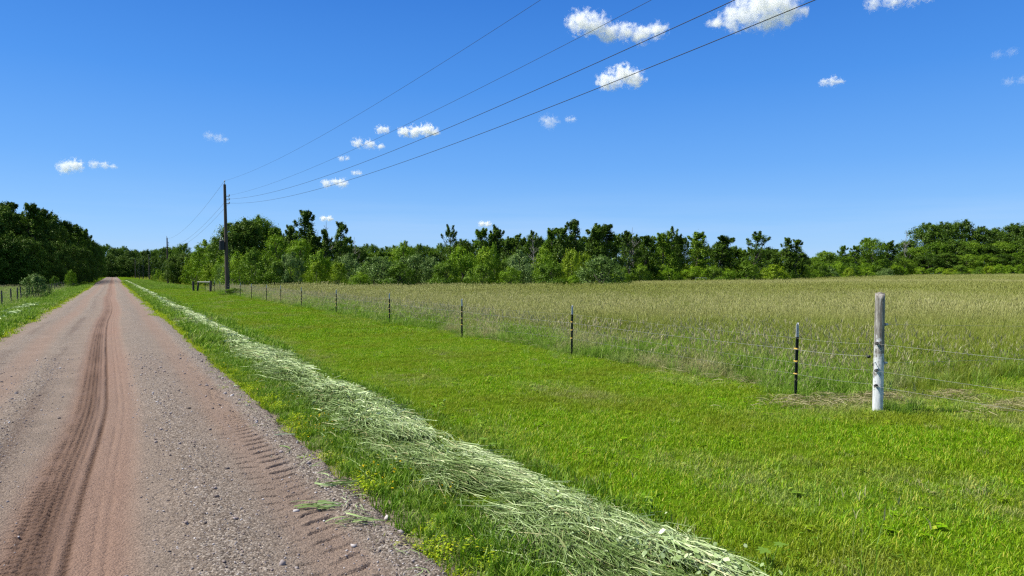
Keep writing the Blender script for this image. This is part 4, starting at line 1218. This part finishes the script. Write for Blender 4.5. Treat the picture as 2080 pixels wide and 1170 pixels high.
plant('shrub_lime', 333, 150, 556, 24, 'low lime shrub at the foot of the second pole', RB, 0.2)
plant('shrub', 314, 190, 545, 18, 'small round dark shrub near the spruces', RB, 0.2)
plant('shrub_grey', 362, 150, 552, 44, 'pale grey shrub right of the second pole', RB, 0.2)
plant('shrub_bright', 380, 140, 540, 40, 'green shrub between the second pole and the braced posts', RB, 0.2)
plant('shrub_lime', 352, 138, 560, 30, 'low yellowish shrub on the mown bank right of the second pole', RB, 0.2)
plant('shrub_grey', 297, 175, 571, 22, 'low grey weeds patch at the far right road edge', RB, 0.3)

# --- tree line behind the field: main trees
main = [('broad_dark', 475, 96, 450, 66, 'broad dark tree right behind the transformer pole'), ('broad_dark', 503, 98, 443, 60, 'tall broad dark tree second right of the transformer pole'),
        ('broad', 532, 100, 437, 54, 'tallest of the round trees right of the transformer pole'), ('poplar_mid', 556, 98, 459, 36, 'tree on the falling right side of the big round group'),
        ('poplar', 588, 96, 453, 32, 'slim tree left of the tall lone dark tree'), ('poplar', 619, 94, 423, 50, 'tall lone dark tree with ragged tufted top'),
        ('poplar', 640, 92, 468, 40, 'dark tree at the right shoulder of the tall lone tree'), ('poplar', 658, 92, 462, 28, 'slim dark tree between the two ragged tall trees'),
        ('poplar', 687, 92, 446, 30, 'narrow ragged dark tree standing above the shrubs'), ('poplar_mid', 706, 94, 478, 34, 'mid green tree right of the narrow ragged tree'),
        ('broad_bright', 560, 90, 474, 44, 'lighter green tree before the big round group'), ('broad_bright', 611, 86, 482, 46, 'light green tree before the tall lone dark tree'),
        ('broad_bright', 818, 90, 491, 40, 'light green tree with feathery shoots above the grey shrubs'),
        ('sparse', 920, 95, 454, 32, 'pointed wind swept tree standing alone above the shrubs'), ('broad_dark', 940, 98, 485, 50, 'dark round tree right of the pointed wind swept tree'),
        ('poplar_mid', 977, 98, 462, 42, 'rounded tall tree left of the thin leaning one'), ('poplar', 1009, 98, 455, 36, 'dark tree with a pointed top near the middle of the tree line'),
        ('poplar', 1028, 96, 479, 30, 'shorter dark tree right of the pointed one'), ('sparse', 1052, 96, 473, 38, 'gappy dark tree near the middle of the tree line'),
        ('sparse', 1088, 96, 467, 34, 'thin tree with pale bare stems'), ('poplar_mid', 1119, 100, 460, 44, 'full tree left of the highest middle tree'),
        ('poplar', 1146, 98, 459, 38, 'dark tree touching the highest middle tree'), ('poplar', 1170, 100, 441, 38, 'highest tree in the middle of the tree line'),
        ('poplar', 1204, 104, 452, 42, 'wind bent tree right of the highest middle tree'), ('poplar', 1240, 106, 451, 50, 'dense dark tree above the big round willow'),
        ('sparse', 1280, 112, 467, 42, 'greyish tree right of the big round willow'), ('poplar', 1311, 116, 476, 44, 'dark tree second right of the big round willow'),
        ('poplar_mid', 1346, 120, 471, 46, 'mid green tree left of the grey twiggy one'), ('sparse', 1371, 122, 459, 36, 'grey twiggy tree with a thin top'),
        ('poplar', 1372, 126, 475, 36, 'dark tree behind the grey twiggy one'), ('poplar_mid', 1419, 124, 468, 44, 'rounded tree right of the grey twiggy one'),
        ('poplar', 1463, 126, 475, 46, 'dark bushy tree above the far field frame'), ('poplar', 1490, 132, 505, 40, 'lower dark tree left of the gappy tufted tree'),
        ('sparse', 1528, 130, 468, 48, 'tall gappy tree with separate tufts of leaves'), ('broad_dark', 1552, 138, 506, 50, 'low dark tree right of the gappy tufted tree'),
        ('poplar', 1597, 136, 480, 26, 'left half of the twin trees rising alone on the right'), ('poplar', 1617, 136, 484, 32, 'right half of the twin trees rising alone on the right'),
        ('broad', 1680, 165, 509, 44, 'low round tree right of the twin trees'), ('poplar_mid', 1712, 170, 497, 24, 'small slim tree in the right gap of the tree line'),
        ('poplar_mid', 1738, 172, 497, 28, 'second small slim tree in the right gap of the tree line'), ('broad', 1770, 172, 481, 44, 'bright topped tree left of the right hand wood'),
        ('poplar', 1764, 176, 480, 24, 'dark narrow tree behind the bright topped one'), ('poplar', 1808, 180, 488, 34, 'dark tree joining the right hand wood')]
for k_, px, d, top, w, lab in main:
    plant(k_, px, d, top, w * 1.4, lab, TL)
# right-hand wood on its rise
RW = 'trees of the wood on the right'
for px, d, top, w, lab in ((1846, 196, 487, 50, 'leftmost round tree of the right hand wood'), (1880, 200, 452, 66, 'high domed tree at the left shoulder of the right hand wood'), (1918, 204, 450, 60, 'domed tree on the top of the right hand wood'),
                           (1955, 206, 446, 60, 'highest tree of the right hand wood'), (1990, 206, 459, 52, 'tree where the right hand wood dips'), (2020, 206, 462, 52, 'tree in the dip of the right hand wood'), (2056, 206, 453, 60, 'tree rising again near the right picture edge'),
                           (2090, 206, 448, 60, 'tree cut by the right picture edge')):
    plant('broad_dark' if px % 3 else 'broad', px, d, top, w * 1.25, lab, RW)
for px, d, top, w in ((1860, 192, 500, 50), (1900, 194, 490, 56), (1935, 194, 485, 56), (1970, 194, 490, 56), (2005, 194, 495, 56), (2040, 194, 490, 56), (2075, 194, 485, 56), (2120, 200, 455, 60), (1885, 186, 515, 46), (1925, 186, 512, 46), (1962, 186, 515, 46), (2000, 186, 518, 50), (2036, 186, 515, 50), (2070, 186, 512, 50), (1835, 190, 510, 40), (2110, 190, 500, 60), (2150, 205, 450, 70)):
    plant('broad_dark' if (px // 5) % 2 else 'broad', px, d, top, w * 1.25, 'leafy tree filling the wood on the right', RW)
# filler trees behind the main ones
for i, px in enumerate(range(470, 1640, 17)):
    d = float(np.interp(px, [460, 1200, 1330, 1640], [106, 112, 130, 150])) + random.uniform(-2, 8)
    top = float(np.interp(px, [460, 540, 600, 700, 740, 900, 960, 1080, 1200, 1400, 1500, 1640], [470, 456, 474, 488, 508, 505, 484, 482, 470, 484, 498, 512])) + random.uniform(-4, 9)
    plant(random.choice(['broad_dark', 'broad_dark', 'poplar', 'poplar_mid', 'broad']), px + random.uniform(-5, 5), d, top, random.uniform(36, 52), 'green tree half hidden behind the front trees of the field edge', TL)
for i, px in enumerate(range(1640, 1850, 18)):
    plant(random.choice(['broad_dark', 'broad']), px, 186 + random.uniform(-3, 6), 518 + random.uniform(-6, 8), 42, 'low tree in the thin part of the field edge near the right hand wood', TL)
# distant low wood behind the tree line
for i, px in enumerate(range(715, 920, 15)):
    plant('broad', px, 230 + 8 * (i % 3), 498 + 3 * math.sin(i * 1.9) + random.uniform(-2, 3), 34, 'far dark green tree showing above the grey shrubs', 'far trees behind the field edge')
for i, px in enumerate(range(1620, 1700, 16)):
    plant('broad_dark', px, 380, 521 + random.uniform(-3, 3), 26, 'tiny far tree in the gap right of the twin trees', 'far trees behind the field edge')

# shrubs in front of the trees
shr = [('shrub_bright', 487, 82, 515, 70, 'bright green shrub in front of the trees right of the transformer pole'), ('shrub', 519, 80, 506, 70, 'tall green shrub below the big round trees'),
       ('shrub', 556, 79, 522, 70, 'dark green shrub below the lighter green tree'), ('shrub_grey', 590, 79, 515, 60, 'greyish shrub below the tall lone dark tree'),
       ('shrub_lime', 643, 75, 533, 52, 'left one of two yellow green round shrubs'), ('shrub_lime', 686, 75, 536, 50, 'right one of two yellow green round shrubs'),
       ('shrub_bright', 650, 82, 507, 60, 'grey green shrub above the two yellow green round ones'), ('shrub_grey', 706, 82, 517, 60, 'grey willow shrub right of the yellow green pair'),
       ('shrub_grey', 770, 78, 522, 100, 'wide grey green willow shrub, the broadest left of the middle'), ('shrub_bright', 732, 74, 552, 50, 'low green shrub at the left foot of the broad grey willow'),
       ('shrub_grey', 842, 80, 517, 80, 'grey willow shrub under the feathery light tree'), ('shrub', 810, 76, 535, 70, 'green shrub between the two grey willows'),
       ('shrub_grey', 875, 80, 522, 60, 'silvery willow shrub left of the pointed tree'), ('shrub_bright', 937, 80, 499, 74, 'tall bright green shrub below the pointed tree'),
       ('shrub', 905, 76, 530, 70, 'dark green shrub below the pointed tree'), ('shrub_bright', 985, 82, 505, 60, 'green shrub below the rounded tall tree'),
       ('shrub_bright', 1003, 84, 498, 34, 'upright light green shrub near the middle of the tree line'),
       ('shrub_grey', 1055, 80, 511, 72, 'round grey willow shrub in the middle of the tree line'), ('shrub', 975, 76, 535, 70, 'dark shrub left of the low front shrub'),
       ('shrub_bright', 1036, 75, 542, 54, 'low green shrub jutting into the field in the middle'), ('shrub', 1120, 76, 532, 76, 'wide dark green shrub left of the big round willow'),
       ('shrub_lime', 1160, 82, 506, 46, 'upright lime shrub behind the big round willow'), ('shrub_lime', 1186, 84, 513, 40, 'second lime shrub just left of the big round willow'),
       ('shrub_bright', 1105, 82, 500, 50, 'bright shrub below the thin pale stemmed tree'),
       ('shrub_grey', 1222, 76, 520, 104, 'big round willow shrub, the largest shrub of the field edge'), ('shrub_bright', 1165, 74, 560, 40, 'very low shrub at the left foot of the big round willow'),
       ('shrub_bright', 1262, 80, 548, 40, 'small shrub at the right foot of the big round willow'),
       ('shrub', 1300, 108, 540, 50, 'dark shrub second right of the big round willow'), ('shrub_bright', 1360, 112, 545, 54, 'green shrub left of the far field frame'), ('shrub_bright', 1410, 116, 540, 60, 'green shrub right behind the far field frame'),
       ('shrub', 1450, 116, 540, 56, 'shrub right of the far field frame'), ('shrub_bright', 1480, 118, 545, 40, 'small shrub before the lower dark tree'), ('shrub', 1515, 124, 532, 60, 'dark shrub below the gappy tufted tree'),
       ('shrub_lime', 1572, 124, 539, 62, 'yellow green round shrub before the twin trees'), ('shrub_bright', 1632, 138, 543, 32, 'small green shrub at the right foot of the twin trees'),
       ('shrub_grey', 1684, 150, 541, 34, 'pale shrub before the low round tree on the right'), ('shrub_lime', 1725, 152, 545, 30, 'low lime shrub in the right gap'), ('shrub_bright', 1655, 145, 548, 30, 'low bright shrub in the right gap'),
       ('shrub_bright', 1760, 158, 544, 36, 'low shrub left of the right hand wood'), ('shrub_grey', 1800, 160, 545, 36, 'grey low shrub left of the right hand wood')]
for k_, px, d, top, w, lab in shr:
    plant(k_, px, d, top, w * 1.1, lab, SL, 0.15)
for i, px in enumerate(range(1830, 2140, 20)):
    plant(random.choice(['shrub_lime', 'shrub_bright', 'shrub_bright', 'shrub']), px, 176 + random.uniform(-4, 4), 541 + random.uniform(-5, 5), 34, 'low bright shrub along the foot of the right hand wood', 'low shrubs before the right hand wood', 0.2)
for i, px in enumerate(range(470, 1270, 23)):
    plant(random.choice(['shrub', 'shrub', 'shrub_bright', 'shrub_grey']), px + random.uniform(-6, 6), 84 + random.uniform(0, 4), 532 + random.uniform(-8, 8), 58, 'green shrub packed between the larger shrubs of the field edge', SL, 0.15)
for i, px in enumerate(range(1270, 1840, 23)):
    d = float(np.interp(px, [1270, 1600, 1840], [112, 136, 176]))
    plant(random.choice(['shrub', 'shrub', 'shrub_bright']), px + random.uniform(-6, 6), d + random.uniform(0, 4), 540 + random.uniform(-8, 6), 44, 'green shrub packed between the trees of the right field edge', SL, 0.15)
me_snag = make_snag()
for px, d, top, lab in ((668, 100, 450, 'bare dead sapling between the two ragged tall trees'), (721, 96, 481, 'small bare dead sapling right of the narrow ragged tree'), (1287, 118, 462, 'bare thin dead top right of the big round willow'),
                        (1842, 188, 468, 'bare dead treetop at the left shoulder of the right hand wood'), (1085, 92, 478, 'bare pale leaning stems in the middle of the tree line')):
    x, y = plan(px, d); z0 = float(ground_z(x, y))
    t = thing('dead_tree', lab, 'tree', (x, y, z0), random.uniform(0, 6), 'dead trees in the tree line')
    s = (zat(top, d) - z0) / 9.0
    t.scale = (s, s, s); link('trunk', me_snag, t)
# growth at the poles' feet
x, y = plan(470, 52)
plant('shrub', 473, 54.5, 586, 56, 'dark weedy clump at the foot of the transformer pole', None, 0.05)


# ------------------------------------------------------------------ clouds
def cloud(px, py, lobes, dens, label, seed=0, alt=900.0):
    """lobes: (dpx, dpy, r_px) round (px, py); a real body of vapour at cloud height"""
    e = (HZ - py) / F
    D = alt / e                                    # depth at which the sight line reaches cloud height
    x, y = plan(px, D)
    k = D / F
    o = bpy.data.objects.new('cloud', None)
    bm = bmesh.new()
    L = []
    for dx, dy, r in lobes:
        dep = random.uniform(-0.5, 0.5) * r
        r = r * (0.9 if r < 22 else 0.82); c = Vector((dx * k, dep * k, -dy * 0.9 * k)); L.append((c, r * k))
        bmesh.ops.create_icosphere(bm, subdivisions=3, radius=r * k * 1.25, matrix=Matrix.Translation(c))
    me = bm_mesh('cloud', bm, None)
    ob = link('cloud', me, None, (x, y, CAM_H + alt)); ob.rotation_euler = (0, 0, -YAW - math.atan((px - 1040) / F) * 1.0)
    rm = ob.modifiers.new('union', 'REMESH'); rm.mode = 'VOXEL'; rm.voxel_size = max(min(r for _, r in L) * 0.22, 1.0)
    m, n, l, out = new_mat('cloud_vapour')
    tc = n.new('ShaderNodeTexCoord')
    R0 = max(r for _, r in L)
    mp = n.new('ShaderNodeMapping'); mp.inputs['Location'].default_value = (seed * 3.1, seed * 1.7, 0); l.new(tc.outputs['Object'], mp.inputs['Vector'])
    t = noise(n, l, 2.3 / R0, 7, mp.outputs[0], 0.58)
    acc = None
    for c, r in L:
        dn = n.new('ShaderNodeVectorMath'); dn.operation = 'DISTANCE'; sq = n.new('ShaderNodeVectorMath'); sq.operation = 'MULTIPLY'; sq.inputs[1].default_value = (1, 1, 1.3); l.new(tc.outputs['Object'], sq.inputs[0]); l.new(sq.outputs[0], dn.inputs[0]); dn.inputs[1].default_value = (c.x, c.y, c.z * 1.3)
        f = math_n(n, l, 'MULTIPLY_ADD', dn.outputs['Value'], -0.8 / r); f.node.inputs[2].default_value = 1.0
        if acc is None: acc = f
        else:
            s = n.new('ShaderNodeMath'); s.operation = 'SMOOTH_MAX'; l.new(acc, s.inputs[0]); l.new(f, s.inputs[1]); s.inputs[2].default_value = 0.35; acc = s.outputs[0]
    v = math_n(n, l, 'ADD', acc, math_n(n, l, 'MULTIPLY', math_n(n, l, 'SUBTRACT', t.outputs['Fac'], 0.575), 3.5))
    mr = n.new('ShaderNodeMapRange'); mr.inputs['From Min'].default_value = 0.0; mr.inputs['From Max'].default_value = 1.35; l.new(v, mr.inputs['Value'])
    q = math_n(n, l, 'MULTIPLY', mr.outputs[0], dens / R0)
    vs = n.new('ShaderNodeVolumeScatter'); vs.inputs['Color'].default_value = (1, 1, 1, 1); vs.inputs['Anisotropy'].default_value = 0.0
    l.new(q, vs.inputs['Density']); l.new(vs.outputs[0], out.inputs['Volume'])
    me.materials.append(m)
    return tag(ob, label, 'cloud', 'small fair weather clouds')


cloud(1250, 62, [(-72, -22, 34), (-45, -14, 34), (-15, 5, 30), (18, 8, 26), (50, 15, 28), (82, 12, 24)], 6, 'large white cloud stretched between the two upper power lines', 1)
cloud(1530, 30, [(-35, 5, 40), (0, -5, 52), (35, -20, 50), (62, 0, 40), (25, 25, 36), (-75, 18, 24)], 6, 'biggest white cloud cut by the top picture edge', 2)
cloud(1258, 162, [(-25, 6, 28), (5, -4, 32), (30, 0, 26)], 6, 'compact white cloud touching the lowest power line', 3)
cloud(848, 268, [(-26, 2, 15), (-4, 1, 17), (20, -2, 18), (34, -1, 13)], 6, 'bright flat white cloud over the thick cables left of the middle', 4)
cloud(778, 265, [(-4, 1, 12), (6, -1, 11)], 3.2, 'small round cloud left of the bright flat one', 5)
cloud(748, 295, [(-20, -2, 14), (4, 0, 14), (26, 2, 10)], 3, 'soft flat cloud under the small round one', 6)
cloud(146, 338, [(-8, 2, 18), (8, -3, 18)], 4, 'small puffy cloud over the left wood', 7)
cloud(206, 335, [(-10, 0, 12), (8, 1, 11), (24, 2, 8)], 2.0, 'wispy cloud right of the puffy one over the left wood', 8)
cloud(440, 280, [(-12, -2, 12), (6, 0, 13), (18, 4, 9)], 0.8, 'faint wisp above the top of the transformer pole', 9)
cloud(680, 371, [(-16, 2, 12), (2, 0, 11), (16, 0, 13)], 4, 'small cloud under the lowest cable, lowest of the near group', 10)
cloud(1112, 248, [(-2, -5, 17), (4, 7, 16), (14, 0, 12)], 1.0, 'faint puff alone in the blue right of the cables', 11)
cloud(1157, 243, [(-4, 0, 9), (6, 1, 9)], 1.0, 'tiny faint puff right of the faint puff', 12)
cloud(1684, 169, [(-12, 0, 12), (4, 0, 14), (18, 2, 9)], 2.4, 'small oval cloud alone on the right', 13)
cloud(725, 352, [(-4, 0, 8), (5, 0, 8)], 2, 'tiny cloud just under the lowest cable', 14)
cloud(700, 323, [(-5, 0, 8), (6, -1, 7)], 2, 'tiny cloud between the two thick cables', 15)
cloud(985, 455, [(-6, 0, 8), (6, 0, 8)], 6, 'tiny white cloud low over the middle of the tree line', 16)
cloud(664, 444, [(-6, 0, 8), (6, 0, 8)], 6, 'tiny white cloud beside the narrow ragged tree', 17)
cloud(1815, 3, [(-40, 2, 20), (-5, 0, 24), (30, 3, 24), (55, 4, 14)], 2.2, 'thin cloud cut by the top edge on the right', 18)
cloud(2036, 110, [(-14, 0, 13), (10, 0, 13)], 0.35, 'upper faint wisp at the right edge', 19)
cloud(2062, 165, [(-16, 1, 13), (8, 0, 13), (26, -2, 10)], 0.45, 'lower faint wisp at the right edge', 20)


# broad-leaved weed standing in the grass at the near end of the swath
bm = bmesh.new()
for k_ in range(3):
    a0 = k_ * 2.1 + 0.4; st = Vector((0.05 * math.cos(a0), 0.05 * math.sin(a0), 0.10 + 0.03 * k_))
    for m_, (ang, L_) in enumerate(((a0, 0.06), (a0 + 1.2, 0.048), (a0 - 1.2, 0.048), (a0 + 2.3, 0.04), (a0 - 2.3, 0.04))):
        d_ = Vector((math.cos(ang), math.sin(ang), 0.25)).normalized(); q_ = Vector((-math.sin(ang), math.cos(ang), 0.0))
        vs = [bm.verts.new(st + d_ * L_ * t_ + q_ * L_ * w_ + Vector((0, 0, -0.25 * L_ * t_ * t_ + 0.06 * L_ * abs(w_)))) for t_, w_ in ((0, 0), (0.3, 0.25), (0.6, 0.24), (1, 0), (0.6, -0.24), (0.3, -0.25))]
        c_ = bm.verts.new(st + d_ * L_ * 0.45 - Vector((0, 0, 0.06 * L_)))
        for i_ in range(6): bm.faces.new((vs[i_], vs[(i_ + 1) % 6], c_))
me_wl = bm_mesh('leaf_cluster', bm, LEAF['bright'], 0, True)
M_weed = plant_mat('weed_leaf', [(0, (0.17, 0.29, 0.04)), (1, (0.25, 0.36, 0.08))])
me_wl.materials.clear(); me_wl.materials.append(M_weed)
for (x_, y_, lab) in ((3.22, 2.60, 'broad leaved green weed at the near end of the pale cut swath'), (3.02, 5.65, 'small broad leaved weed at the lawn side of the swath')):
    t = thing('broadleaf_weed', lab, 'weed', (x_, y_, 0), random.uniform(0, 6))
    g_ = []
    for k_ in range(3):
        a0 = k_ * 2.1 + 0.4; g_ += tube([(0, 0, -0.02), (0.02 * math.cos(a0), 0.02 * math.sin(a0), 0.06), (0.05 * math.cos(a0), 0.05 * math.sin(a0), 0.10 + 0.03 * k_)], [0.004, 0.003, 0.002], 6)
    link('stem', np_mesh('stem', g_, M_weed, True), t); link('leaves', me_wl, t)
